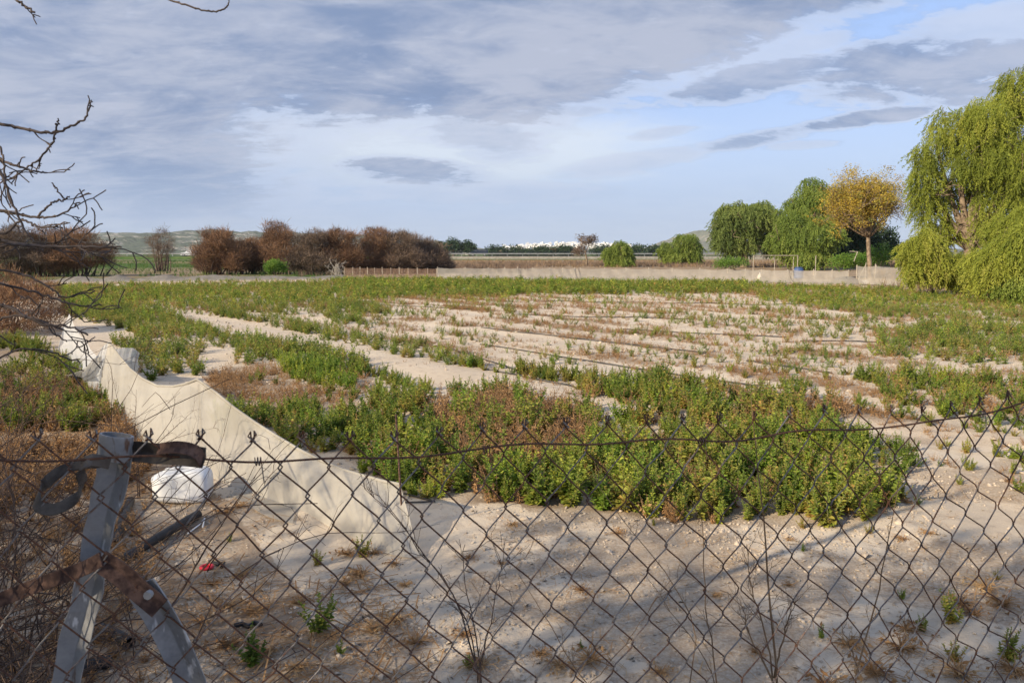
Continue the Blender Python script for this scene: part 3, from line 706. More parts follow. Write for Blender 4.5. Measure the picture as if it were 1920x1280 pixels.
# leaves survive mostly on the upper left half
keep = (tp[:, 2] > 3.0+rng.random(len(tp))*1.7+np.clip(tp[:, 0], -2, 2)*.62)
tp = tp[keep]; k_ = rng.integers(0, 4, len(tp))
for j in range(4):
    s_ = k_ == j; n_ = s_.sum(); stamp(mb, CL[j], tp[s_], rotm(rng.normal(0, .6, n_), rng.normal(0, .6, n_), rng.uniform(0, 6, n_)), rng.uniform(.3, .55, n_), rng.random(n_))
mb.build('crown', M['orange_leaf'], orr, kind='stuff')
leafy_tree('green leafy bush around the foot of the orange tree', 1640, 50, [(1655, 478, 26, 20), (1610, 488, 34, 12), (1580, 490, 26, 10)], 500, .5, M['small_leaf'], .06, 'bush', cat='bush')
leafy_tree('dark conifer low behind the gap right of the orange tree', 1662, 90, [(1655, 450, 22, 22), (1668, 465, 16, 12), (1660, 470, 26, 10)], 420, 1.2, M['dark_leaf'], .2, 'evergreen_tree')
leafy_tree('thin umbrella-topped brown tree left of the small round pepper tree', 1100, 92, [(1098, 452, 17, 8), (1085, 470, 10, 9), (1110, 448, 9, 6)], 200, .7, M['tamarisk_grey'], .13, 'umbrella_tree', fork=.6)
leafy_tree('small bright green tree with round crown in front of the brown trees', 515, 50, [(515, 498, 17, 9), (505, 503, 12, 8), (527, 501, 12, 8)], 420, .35, M['small_leaf'], .05, 'small_tree')
leafy_tree('low leafy shrub behind the far net fence under the dull green pepper tree', 1380, 70, [(1375, 492, 30, 6), (1350, 494, 16, 5)], 220, .6, M['small_leaf'], .05, 'bush', cat='bush')
far_t = [(850, 459, 15, 10, 'roundest dark green tree behind the road left of the dark van'), (826, 464, 10, 6, 'small dark tree between the brown trees and the round dark tree'), (880, 463, 9, 7, 'small tree beside the far orange house'),
         (930, 470, 22, 4, 'low dark tree behind the road, right of the dark van'), (975, 471, 26, 3, 'first low dark tree line piece below the white town'), (1020, 470, 22, 4, 'low dark tree below the middle of the white town'),
         (1060, 469, 18, 5, 'dark tree just left of the thin umbrella-topped tree'), (1130, 469, 22, 5, 'dark tree right behind the thin umbrella-topped tree'), (1200, 469, 22, 5, 'low dark tree right of the small round pepper tree'), (1232, 470, 15, 5, 'last low dark tree before the spreading pepper tree')]
for px, py, rx, ry, lb_ in far_t:
    leafy_tree(lb_, px, 330, [(px-rx*.3, py, rx*.7, ry), (px+rx*.4, py+2, rx*.6, ry*.8), (px, py+5, rx, ry*.6)], 260, 3.2, M['dark_leaf'], .5, 'dark_tree')

# tamarisks: feathery brown, sparse twigs standing up
def tamarisk(label, px, Y0, lobes, n, mat, base_py=515, size=.62, group='brown tamarisk trees behind the field'):
    b0 = At(px, base_py, Y0); b0.z = 0
    lobes = [(a_, b_, c_*1.38, d2_*1.08, *e_) for a_, b_, c_, d2_, *e_ in lobes]+([(px-22, 494, 30, 20), (px+24, 492, 32, 22)] if px != 303 else [(px, 490, 12, 14)])
    r_ = empty('tamarisk_tree', b0, label=label, cat='tree', group=group); lb = rel(lobes_px(lobes, Y0), b0)
    lst = []
    for l in lb:
        for j in range(6):
            e = np.array(l[:3])+rng.normal(0, .45, 3)*np.array(l[3:6]); s0 = np.array([e[0]*.75+rng.normal(0, .2), e[1]*.6, 0.])
            mid = (s0+e)/2+np.array([rng.normal(0, .2), rng.normal(0, .2), .3])
            P = np.array([s0*(1-s)**2+2*mid*s*(1-s)+e*s*s for s in np.linspace(0, 1, 7)]); lst.append((P, np.linspace(.06, .018, 7)))
    branches('trunk', lst, M['dark_trunk'], r_, 4)
    P, d_, pick = shell(split(lb, 7, .48), n, .8, .25); P[:, 2] = np.maximum(P[:, 2], .1); mb = MB(); k_ = rng.integers(0, 4, len(P))
    hi = np.clip(P[:, 2]/max(P[:, 2].max(), 1), 0, 1)
    tint = np.clip(.15+.75*vnoise(P[:, 0]*1.2, P[:, 2]*1.2+P[:, 1], 1, 71)+rng.normal(0, .15, len(P)), 0, 1)
    for j in range(4):
        s_ = k_ == j; n_ = s_.sum(); out_ = d_[s_]
        Mx = rotm(-out_[:, 1]*.8+rng.normal(0, .3, n_), out_[:, 0]*.8+rng.normal(0, .3, n_), rng.uniform(0, 6.28, n_))
        stamp(mb, TW[j], P[s_], Mx, size*rng.uniform(.5, 1.1, n_), tint[s_])
    mb.build('crown', mat, r_, kind='stuff')
    return r_
TA = [
 (412, 57, [(408, 455, 26, 22), (430, 478, 26, 30), (395, 485, 26, 28)], 'leftmost tamarisk of the long brown row, beside the white car', 'tamarisk'),
 (465, 59, [(460, 468, 28, 18), (470, 490, 26, 24)], 'lower brown tamarisk between the leftmost one and the tallest one', 'tamarisk'),
 (525, 58, [(525, 444, 25, 22), (510, 470, 30, 30), (540, 480, 30, 34)], 'tallest orange-brown tamarisk of the long brown row', 'tamarisk'),
 (585, 57, [(583, 455, 22, 16), (580, 485, 30, 30)], 'greyer tamarisk just right of the tallest one', 'tamarisk_grey'),
 (640, 58, [(640, 450, 26, 16), (635, 480, 30, 30)], 'orange-topped tamarisk above the pale dead shrub', 'tamarisk'),
 (700, 60, [(705, 455, 28, 20), (690, 485, 34, 28)], 'broad tamarisk behind the left end of the dark net fence', 'tamarisk'),
 (750, 60, [(748, 456, 28, 18), (745, 485, 34, 26)], 'rounded tamarisk behind the middle of the dark net fence', 'tamarisk_grey'),
 (800, 62, [(795, 468, 24, 14), (800, 490, 30, 20)], 'lowest tamarisk at the right end of the brown row', 'tamarisk_grey'),
 (303, 66, [(303, 455, 18, 20), (303, 475, 20, 14)], 'single thin tamarisk standing on the green bank', 'tamarisk_grey'),
 (60, 52, [(40, 462, 36, 30), (20, 490, 50, 28)], 'wide dark tamarisk at the left edge behind the bare branches', 'tamarisk_grey'),
 (130, 53, [(120, 455, 40, 26), (100, 485, 48, 28), (165, 482, 36, 28)], 'big round red-brown tamarisk left of the green bank', 'tamarisk'),
]
for px, Yt, lb_, lab, mt in TA:
    tamarisk(lab, px, Yt, lb_, int(3600 if len(lb_) > 2 else 3000) if px != 303 else 420, M[mt])
# low rusty shrub by the path
def shrub(label, gp, size, n, mat, name='shrub', twm='dark_trunk', tm=None, h=1.0, cat='shrub', group=None):
    r_ = empty(name, (gp[0], gp[1], gz(gp[0], gp[1])), label=label, cat=cat, group=group)
    lst = []
    for i in range(9):
        grow(lst, (0, 0, 0), (rng.normal(0, .6), rng.normal(0, .6), 1), size*.8*h, size*.02, 2, 4, .7, 0, 2, minr=.004)
    branches('stems', lst, M[twm], r_, 4)
    P, d_, _ = shell([(0, 0, size*.45*h, size, size, size*.6*h)], n, .8, .2); P[:, 2] = np.maximum(P[:, 2], .03); mb = MB(); tm = tm or TW; k_ = rng.integers(0, len(tm), len(P))
    for j in range(len(tm)):
        s_ = k_ == j; n_ = s_.sum(); stamp(mb, tm[j], P[s_], rotm(-d_[s_, 1]*.7+rng.normal(0, .3, n_), d_[s_, 0]*.7, rng.uniform(0, 6, n_)), size*.32*rng.uniform(.6, 1.1, n_), rng.random(n_))
    mb.build('foliage', mat, r_, kind='stuff'); return r_
g1 = G(25, 625); shrub('rusty orange shrub at the left edge beside the dirt path', (g1.x, g1.y), .95, 900, M['red_shrub'], h=.9)
g1 = G(-60, 590); shrub('larger rusty shrub behind the first one at the left edge', (g1.x, g1.y), 1.3, 900, M['red_shrub'], h=.9)
g1 = G(60, 560); shrub('small rusty shrub farther along the dirt path', (g1.x, g1.y), .9, 500, M['red_shrub'], h=.7)
# pale dead shrub
g1 = G(632, 519); r_ = empty('dead_shrub', (g1.x, g1.y, 0), label='pale leafless dead shrub at the left end of the dark net fence', cat='shrub'); lst = []
for i in range(16): grow(lst, (rng.normal(0, .25), rng.normal(0, .2), 0), (rng.normal(-.1, .6), rng.normal(0, .4), 1), rng.uniform(.5, .8), .02, 2, 4, .6, 0, 2, minr=.009)
branches('stems', lst, M['pale_twig'], r_, 4)

# ------------------------------------------------------------------ road, bridge, vehicles
YR = 205.0
def Xr(px, Y_=YR): return (px-960)/F*Y_*1.0
zr = At(900, 480.2, YR).z
mb = MB()
xa, xb = Xr(-700), Xr(830)
n_ = 60; xs = np.linspace(xa, xb, n_)
for i in range(n_-1):
    V = [(xs[i], YR-6, -.1), (xs[i+1], YR-6, -.1), (xs[i+1], YR-2.5, zr-.08), (xs[i], YR-2.5, zr-.08), (xs[i+1], YR+9, zr-.08), (xs[i], YR+9, zr-.08), (xs[i+1], YR+13, -.1), (xs[i], YR+13, -.1)]
    mb.add(V, [(0, 1, 2, 3), (3, 2, 4, 5), (5, 4, 6, 7)])
me_b, bb = newmat('bank_grass'); t = bb.n('ShaderNodeTexCoord'); nn = bb.noise(t.outputs['Object'], .6, 6, .7)
finish(me_b, bb, bb.mix(bb.smooth(nn, .35, .65), (.04, .10, .02), (.12, .16, .045)), .95, spec=.1)
mb.build('embankment', me_b, kind='structure')
mb = MB(); mb.box(((Xr(-700)+Xr(2400))/2, YR+3.2, zr-.05), (Xr(2400)-Xr(-700), 11, .1)); mb.build('road', M['asphalt'], kind='structure')
br = empty('road_bridge', (Xr(1100), YR, 0), label='low concrete road bridge with railing crossing the middle distance', cat='bridge')
x0, x1 = Xr(832)-Xr(1100), Xr(2300)-Xr(1100)
q = MB(); q.box(((x0+x1)/2, -2.4, zr-.45), (x1-x0, .5, .75)); q.box(((x0+x1)/2, 3, zr-.35), (x1-x0, 10.2, .45)); q.build('deck', M['concrete'], br)
for k_, px in enumerate((832, 905, 985, 1065, 1140, 1215, 1290, 1360, 1430, 1510, 1600, 1700)):
    q = MB(); xx = Xr(px)-Xr(1100); q.box((xx, 2.6, (zr-.6)/2), (1.6, 9.4, zr-.6)); q.build('pier', M['concrete'], br)
def rail(parent, xa, xb, Yo, posts_every=4.0, mat='galv', h=.78):
    q = MB(); V = []
    prof = [(0, h-.32), (-.05, h-.27), (-.05, h-.21), (0, h-.16), (-.05, h-.11), (-.05, h-.05), (0, h)]
    for (y_, z_) in prof: V += [(xa, Yo+y_, zr+z_), (xb, Yo+y_, zr+z_)]
    q.add(V, [(2*i, 2*i+1, 2*i+3, 2*i+2) for i in range(len(prof)-1)]); q.build('rail_beam', M[mat], parent)
    pm = MB(); pm.box((0, 0, h/2-.02), (.12, .12, h)); pme = pm.mesh('post', M[mat])
    for x_ in np.arange(xa+1, xb, posts_every): link('post', pme, parent, (x_, Yo+.1, zr))
rail(br, x0, x1, -2.45)
q = MB(); q.box(((x0+x1)/2, -2.5, zr+1.18), (x1-x0, .07, .07)); q.build('handrail', M['car_dark'], br)
pm = MB(); pm.box((0, 0, .22), (.06, .06, .44)); pme = pm.mesh('handrail_post', M['car_dark'])
for x_ in np.arange(x0+1, x1, 4.0): link('handrail_post', pme, br, (x_, -2.5, zr+.74))
gr = empty('guardrail', (Xr(280), YR, 0), label='steel guardrail along the road above the green bank at the left', cat='guardrail')
rail(gr, Xr(-600)-Xr(280), Xr(826)-Xr(280), -2.2)

def vehicle(name, label, cat, loc, L_, Hh, body, van=False, rz=0):
    r_ = empty(name, loc, rz, label=label, cat=cat); W_ = 1.8
    if van: prof = [(-.5, .35), (-.5, .80), (-.47, .97), (-.30, 1.0), (.22, 1.0), (.33, .66), (.47, .55), (.5, .35)]
    else: prof = [(-.5, .25), (-.5, .62), (-.40, .68), (-.26, 1.0), (.06, 1.0), (.22, .68), (.46, .56), (.5, .28)]
    q = MB(); n_ = len(prof); zb = .22
    V = [(x_*L_, s_*W_/2*(.88 if z_ > .9 else 1), zb+(z_*Hh-.22 if z_ > .3 else .05)) for s_ in (-1, 1) for x_, z_ in prof]
    q.add(V, [tuple(range(n_))]); q.add(V, [tuple(range(2*n_-1, n_-1, -1))]); q.add(V, [(i, i+n_, (i+1) % n_+n_, (i+1) % n_) for i in range(n_)])
    q.build('body', body, r_)
    for s_ in (-1, 1):
        for (a_, b_) in ((-.36, -.14), (-.12, .08)) if not van else ((-.44, -.2), (-.17, .03), (.06, .24)):
            g = MB(); zt = .92*Hh; zl = .68*Hh; y_ = s_*(W_/2*.97+.01)
            g.add([(a_*L_, y_+s_*.01, zl), (b_*L_, y_+s_*.01, zl), (b_*L_*(.9), y_-s_*.05, zt), ((a_+.03)*L_, y_-s_*.05, zt)], [(0, 1, 2, 3)]); g.build('side_window', M['glass'], r_)
    for a_ in (-.31, .31):
        for s_ in (-1, 1):
            g = MB(); th = np.linspace(0, 2*math.pi, 14, endpoint=False); y_ = s_*W_/2
            g.tube([(a_*L_, y_-.11, .33), (a_*L_, y_+.02*s_+.09, .33)], .33, 14); wh = g.build('wheel', M['rubber'], r_)
            g = MB(); g.tube([(a_*L_, y_+.095+.03*s_, .33), (a_*L_, y_+.115+.03*s_, .33)], .19, 10); g.build('rim', M['galv'], wh)
    g = MB(); g.box((.495*L_, .6, .62*Hh*.8), (.05, .3, .15)); g.build('headlight', M['white_plastic'], r_)
    g = MB(); g.box((.495*L_, -.6, .62*Hh*.8), (.05, .3, .15)); g.build('headlight', M['white_plastic'], r_)
    return r_
vehicle('van', 'dark blue van driving on the road behind the brown reeds', 'van', (Xr(898), YR+1, zr), 4.9, 1.75, M['car_dark'], True, math.pi)
vehicle('car', 'silver white car on the road beside the leftmost brown tamarisk', 'car', (Xr(357), YR+1, zr), 4.4, 1.5, M['car_white'], False, math.pi)
# far buildings near the road
def cottage(label, px, Yd, w_, h_, roof=True, wall='cream_wall'):
    r_ = empty('cottage', (At(px, 470, Yd).x, Yd, 0), label=label, cat='house')
    q = MB(); q.box((0, 0, h_/2), (w_, w_*.7, h_)); q.build('wall', M[wall], r_)
    q = MB(); a_, c_ = w_/2+.4, w_*.35+.4
    q.add([(-a_, -c_, h_), (a_, -c_, h_), (a_, c_, h_), (-a_, c_, h_), (-a_*.8, 0, h_+w_*.2), (a_*.8, 0, h_+w_*.2)], [(0, 1, 5, 4), (2, 3, 4, 5)]); q.add([(-a_, -c_, h_), (-a_, c_, h_), (-a_*.8, 0, h_+w_*.2), (a_, c_, h_), (a_, -c_, h_), (a_*.8, 0, h_+w_*.2)], [(0, 2, 1), (3, 5, 4)])
    q.build('roof', M['roof'], r_)
    for s_ in (-1, 0, 1):
        q = MB(); q.box((s_*w_*.3, -w_*.35-.04, h_*.55), (1.2, .16, 1.5)); q.build('window', M['window'], r_)
cottage('small orange-roofed cottage between dark trees above the road', 877, 640, 6.5, 5.0)
cottage('pale low house behind the road right of the bridge middle', 1045, 640, 14, 2.2, wall='cream_wall')

# green bank bumps and grass beyond the field at the left
def blades(n, ln, wd):
    V = []; Fc = []
    for i in range(n):
        a_ = rng.uniform(0, 6.28); b0_ = np.array([rng.normal(0, .12), rng.normal(0, .12), 0]); l_ = ln*rng.uniform(.5, 1); lean = rng.normal(0, .3, 2)*l_
        s_ = np.array([math.cos(a_), math.sin(a_), 0])*wd/2
        V += [b0_-s_, b0_+s_, b0_+np.array([*lean, l_])+s_*.2, b0_+np.array([*lean, l_])-s_*.2]
        Fc += [(4*i, 4*i+1, 4*i+2, 4*i+3)]
    return np.array(V), np.array(Fc)
BL = [blades(8, 1, .06) for _ in range(3)]
def tufts(name, poly, n, size, mat, seedn=0, thr=.35, tm=None):
    px = []; xs = np.array([p[0] for p in poly]); ys = np.array([p[1] for p in poly])
    c = [G(a_, b_) for a_, b_ in poly]; x0_, x1_ = min(q.x for q in c), max(q.x for q in c); y0_, y1_ = min(q.y for q in c), max(q.y for q in c)
    X_ = rng.uniform(x0_, x1_, n*6); Y_ = rng.uniform(y0_, y1_, n*6); a_, b_ = to_px(X_, Y_, 0*X_)
    ok = inpoly(a_, b_, poly) & (vnoise(X_, Y_, .5, 80+seedn)*.6+vnoise(X_, Y_, 1.7, 81+seedn)*.4 > thr); X_ = X_[ok][:n]; Y_ = Y_[ok][:n]; n2_ = len(X_)
    mb = MB(); tm = tm or BL; k_ = rng.integers(0, len(tm), n2_); pos = np.stack([X_, Y_, ground_z(X_, Y_)], -1)
    tint = np.clip(vnoise(X_, Y_, .35, 90)+rng.normal(0, .2, n2_), 0, 1)
    for j in range(len(tm)):
        s_ = k_ == j; m_ = s_.sum()
        stamp(mb, tm[j], pos[s_], rotm(np.zeros(m_), np.zeros(m_), rng.uniform(0, 6, m_)), size*rng.uniform(.5, 1.3, m_), tint[s_])
    return mb.build(name, mat, kind='stuff')
tag(tufts('grass', [(-200, 522), (650, 518), (650, 496), (360, 489), (-200, 489)], 6500, .32, M['grass']), 'bright green grass on the bank beyond the field at the left', 'grass')
tag(tufts('reeds', [(820, 501), (1720, 503), (1720, 491), (1300, 489), (840, 489)], 4200, .42, M['reed'], 3, .3), 'dry brown reeds in front of the bridge', 'reeds')
tag(tufts('scrub', [(830, 500), (1700, 502), (1700, 495), (830, 494)], 2600, .5, M['tamarisk_grey'], 9, .42), 'grey-brown scrub right behind the long net fence', 'scrub')
tag(tufts('dry_grass', [(1640, 536), (1960, 566), (2200, 560), (2200, 515), (1640, 512)], 1800, .4, M['reed'], 5, .35), 'dry pale grass under the pepper trees at the right', 'grass')
tag(tufts('dark_reeds', [(560, 519), (1000, 512), (1000, 497), (560, 500)], 2000, .5, M['tamarisk_grey'], 7, .3), 'dark brown undergrowth behind the dark net fence', 'undergrowth')

# ------------------------------------------------------------------ far net barriers with posts
def barrier(name, label, pts, h, mat, post_px, postm='sun_wood', sag=.06, lean=.15, hpost=None, skirt=.0):
    """pts: (px,py) of the foot line; posts at given px"""
    base = [G(a_, b_) for a_, b_ in pts]; xs = np.array([q.x for q in base]); ys = np.array([q.y for q in base])
    o_ = empty(name, (xs[0], ys[0], 0), label=label, cat='net fence')
    ppx = np.array([a_ for a_, _ in pts])
    def foot(px): return np.array([np.interp(px, ppx, xs), np.interp(px, ppx, ys)])
    pp = [foot(p) for p in post_px]; n_ = 12; V = []; cols = 0; rows = 7
    for i in range(len(pp)-1):
        for s in np.linspace(0, 1, n_, endpoint=(i == len(pp)-2)):
            f = pp[i]*(1-s)+pp[i+1]*s; top = h-sag*4*s*(1-s)*rng.uniform(.8, 1.2)
            for r in range(rows):
                t_ = r/(rows-1); off = (1-t_)**3*lean+.04*math.sin(i*3+s*9+t_*4)
                V.append((f[0]-xs[0]+.02*rng.normal(), f[1]-ys[0]-off, max(top*t_, .015+.02*rng.random())))
            cols += 1
    i_ = np.arange(cols*rows).reshape(cols, rows); Fq = np.stack([i_[:-1, :-1], i_[1:, :-1], i_[1:, 1:], i_[:-1, 1:]], -1).reshape(-1, 4)
    mb = MB(); mb.add(V, Fq); mb.build('netting', mat, o_, smooth=True)
    if h > .68: mb = MB(); mb.add(np.array(V)*[1, 1, .36]+[0, -.02, 0], Fq); mb.build('foot_netting', M['far_skirt'], o_, smooth=True)
    mb = MB(); mb.tube([(0, 0, 0), (0.0, 0, 1)], .022, 5); pme = mb.mesh('post', M[postm])
    for f in pp:
        hp = (hpost or h*1.04)*rng.uniform(.97, 1.06)
        link('post', pme, o_, (f[0]-xs[0], f[1]-ys[0]+.03, 0), (rng.normal(0, .02), rng.normal(0, .02), 0), (1, 1, hp))
    return o_
barrier('net_fence', 'long beige net fence across the back of the field', [(820, 523.5), (1100, 525), (1300, 527), (1500, 531), (1590, 533)], .70, M['far_net'],
        [821, 874, 918, 948, 973, 1000, 1032, 1056, 1078, 1088, 1135, 1176, 1218, 1261, 1313, 1367, 1400, 1430, 1478, 1488, 1526, 1560, 1596], lean=.55, sag=.05)
barrier('net_fence', 'short dark net fence with close posts in front of the brown trees', [(640, 520), (820, 523.5)], .64, M['far_net_thin'],
        [646, 663, 677, 692, 706, 720, 736, 752, 768, 785, 803, 819], sag=.02, lean=.05)
barrier('net_fence', 'patched thin net fence right of the orange tree', [(1600, 533), (1650, 534), (1700, 537)], .95, M['far_net'], [1606, 1640, 1697], lean=.3)
# low collapsed grey net at the far left edge of the field
def lownet(label, tops, Y_, mat, name='fallen_net'):
    p0 = G(tops[0][0], 530); o_ = empty(name, (0, 0, 0), label=label, cat='net'); V = []; n_ = len(tops); xs = np.linspace(tops[0][0], tops[-1][0], 130); zt = np.interp(xs, [t_[0] for t_ in tops], [t_[1] for t_ in tops])
    for a_, h_ in zip(xs, zt):
        g = G(a_, Y_(a_)); h_ = h_+.02*rng.random()
        for r, (dy, hz_) in enumerate(((-.5, .01), (-.25, .3), (0, 1), (.15, .6), (.35, .03))):
            V.append((g.x, g.y+dy+.05*rng.normal(), h_*hz_+.012))
    i_ = np.arange(130*5).reshape(130, 5); mb = MB(); mb.add(V, np.stack([i_[:-1, :-1], i_[1:, :-1], i_[1:, 1:], i_[:-1, 1:]], -1).reshape(-1, 4)); mb.build('netting', mat, o_, smooth=True); return o_
lownet('low sagging grey net lying along the far left edge of the field', [(40, .10), (100, .12), (150, .32), (190, .14), (222, .38), (255, .12), (310, .36), (340, .2), (400, .32), (450, .2), (520, .22), (580, .12), (640, .26), (660, .05)], lambda a_: 530-(a_-40)*.0115, M['grey_net'])

# things by the far fence
pf = empty('pole_frame', (*G(1455, 526)[:2], 0), label='goal-shaped frame of pale poles rising behind the far net fence', cat='frame')
ox, oy = pf.location.x, pf.location.y; Yf = oy+1.0
def pole(parent, name, a, b_, r, mat): mb = MB(); mb.tube([a, (a+b_)/2, b_], r, 6); return mb.build(name, mat, parent)
def Rf(px, py, dy=0): p = At(px, py, Yf+dy); return Vector((p.x-ox, p.y-oy, p.z))
for a_, tp_, dy in ((1413, 479, 0), (1453, 479, 1.5), (1496, 479, 0), (1488, 482, .4), (1530, 479, 0)):
    t_ = Rf(a_, tp_, dy); f_ = t_.copy(); f_.z = 0; pole(pf, 'upright', f_, t_, .022, M['sun_wood'])
pole(pf, 'crossbar', Rf(1413, 479), Rf(1496, 479), .020, M['sun_wood']); pole(pf, 'crossbar', Rf(1413, 479), Rf(1453, 479, 1.5), .02, M['sun_wood'])
st = empty('support_poles', (*G(1620, 527)[:2], 0), label='leaning and upright poles tied beside the orange tree trunk', cat='poles'); ox, oy = st.location.x, st.location.y; Yf = oy
for a_, b_ in (((1608, 527), (1624, 495)), ((1622, 527), (1624, 492)), ((1640, 524), (1643, 497)), ((1601, 490), (1608, 472)), ((1608, 472), (1593, 471))):
    pole(st, 'pole', Rf(*a_), Rf(*b_), .02, M['sun_wood'])
def lump(name, label, cat, px, py, w_, h_, mat, smooth=True, n=10, seed=0, dep=.6):
    g = G(px, py); r0 = MB(); V = []; rows = 7
    for i in range(rows):
        ph = math.pi/2*i/(rows-1)
        for j in range(n):
            a_ = 2*math.pi*j/n; k_ = 1+.25*math.sin(a_*3+seed+i)*.6
            V.append((w_/2*math.cos(a_)*math.cos(ph)*k_, w_/2*dep*math.sin(a_)*math.cos(ph)*k_, h_*math.sin(ph)*(1+.15*math.sin(seed+a_*2))))
    i_ = np.arange(rows*n).reshape(rows, n); Fq = np.stack([i_[:-1], np.roll(i_, -1, 1)[:-1], np.roll(i_, -1, 1)[1:], i_[1:]], -1).reshape(-1, 4)
    r0.add(V, Fq); o_ = r0.build(name, mat, None, smooth=smooth, label=label, cat=cat); o_.location = (g.x, g.y, gz(g.x, g.y)-.005); return o_
lump('net_heap', 'heap of crumpled beige netting at the right end of the far net fence', 'netting', 1588, 533, 1.6, .38, M['far_net'], seed=1)
lump('plastic_bag', 'pale plastic bag lying at the foot of the orange tree', 'bag', 1622, 531, .42, .16, M['white_plastic'], seed=2)
lump('plastic_bag', 'dark shiny bag right of the pale bag by the orange tree', 'bag', 1637, 531, .48, .14, M['black_plastic'], seed=3)
lump('plastic_sheet', 'flat black sheet lying in front of the far net fence', 'sheet', 1495, 534, 1.1, .05, M['black_plastic'], seed=5)
lump('cloth_scrap', 'cream cloth scrap at the foot of the middle of the far net fence', 'cloth', 1083, 525, .35, .10, M['net'], seed=6)
for k_, (px, w_) in enumerate(((1805, .5), (1835, .35), (1770, .3))):
    lump('pale_stone', ['largest pale stone at the field edge below the tallest pepper tree', 'pale stone right of the largest one at the field edge', 'small pale stone left of the largest one at the field edge'][k_], 'stone', px, 548+k_*1, w_, .12, M['concrete'], seed=k_+8)
# blue drum with lid and ribs, white canister
g = G(1512, 530); dr_ = empty('drum', (g.x, g.y+1.2, 0), label='blue plastic drum seen through the far net fence', cat='drum')
mb = MB(); zz = np.array([0, .04, .2, .22, .26, .5, .54, .56, .72, .78]); rr = np.array([.20, .24, .25, .27, .25, .25, .27, .25, .24, .19]); mb.tube(np.stack([0*zz, 0*zz, zz], 1), rr, 16); mb.build('drum_body', M['blue_plastic'], dr_, smooth=True)
mb = MB(); mb.tube([(0, 0, .78), (0, 0, .82)], .21, 16); mb.build('lid', M['blue_plastic'], dr_)
g = G(1434, 529); cn = empty('canister', (g.x, g.y+.9, 0), label='small cream canister seen through the far net fence', cat='canister')
mb = MB(); zz = np.array([0, .03, .3, .42, .46]); mb.tube(np.stack([0*zz, 0*zz, zz], 1), np.array([.1, .13, .13, .06, .03]), 12); mb.build('body', M['cream_wall'], cn, smooth=True)
mb = MB(); mb.tube([(0, 0, .46), (0, 0, .50)], .04, 10); mb.build('cap', M['white_plastic'], cn)

# ------------------------------------------------------------------ the crop
def leaf6(L_, W_, fold=.25, droop=.3):
    return np.array([(0, 0, 0), (L_*.35, -W_*.5, fold*W_), (L_*.4, 0, 0), (L_*.35, W_*.5, fold*W_), (L_*.75, -W_*.35, fold*W_*.6-droop*L_*.3), (L_*.75, W_*.35, fold*W_*.6-droop*L_*.3), (L_, 0, -droop*L_*.6)]), \
           [(0, 1, 2), (0, 2, 3), (1, 4, 2), (2, 5, 3), (2, 4, 6), (2, 6, 5)]
def crop_mesh(kind, seed, lod=0, wide=1.0):
    """upright leafy stems; returns stem MB and leaf MB, height about 1"""
    r = np.random.default_rng(seed); S, Lf = MB(), MB()
    ns = {0: 7, 1: 5, 2: 3}[lod]
    for s in range(ns):
        h = 1.0 if s == 0 else r.uniform(.5, .95); a = r.uniform(0, 6.28); lean = 0 if s == 0 else r.uniform(.18, .50)*wide
        n = 7; t = np.linspace(0, 1, n); P = np.stack([math.cos(a)*lean*(t**.8)+.02*np.sin(t*7+s), math.sin(a)*lean*(t**.8)+.02*np.cos(t*6), t*h], 1)
        if kind == 'dry': P[:, :2] += np.outer(t**2, r.normal(0, .10, 2)); 
        if lod < 2: S.tube(P, np.linspace(.012, .005, n), 4 if lod == 0 else 3, cap=False)
        nl = {0: 15, 1: 9, 2: 6}[lod] if kind != 'dry' else {0: 9, 1: 6, 2: 5}[lod]
        for i in range(nl):
            u = .06+.94*(i+.5)/nl; c = np.array([np.interp(u, t, P[:, k]) for k in range(3)])
            size = (.145 if lod == 0 else .19 if lod == 1 else .27)*(1.15-.75*u**2)*r.uniform(.75, 1.25)
            if kind == 'dry': size *= r.uniform(.7, 1.2)
            for q in (0, 1):
                az_ = (i % 2)*1.57+q*3.14+r.normal(0, .35)
                pitch = -(.15+.75*u)+r.normal(0, .25) if kind != 'dry' else r.uniform(-.5, 1.3)
                Mx = rotm(r.normal(0, .35 if kind != 'dry' else 1.0, 1), np.array([pitch]), np.array([az_]))[0]
                if lod == 0: V, Fc = leaf6(size, size*(.62 if kind != 'dry' else .3)); 
                else:
                    V, Fc = leafquad(size, size*(.6 if kind != 'dry' else .32))
                Lf.add(V@Mx.T+c, Fc, 0, np.clip(r.normal(.40+(.30*max(0, .45-u)/.45 if kind != 'dry' else 0)+.1*s/ns, .20), 0, 1))
    return S, Lf
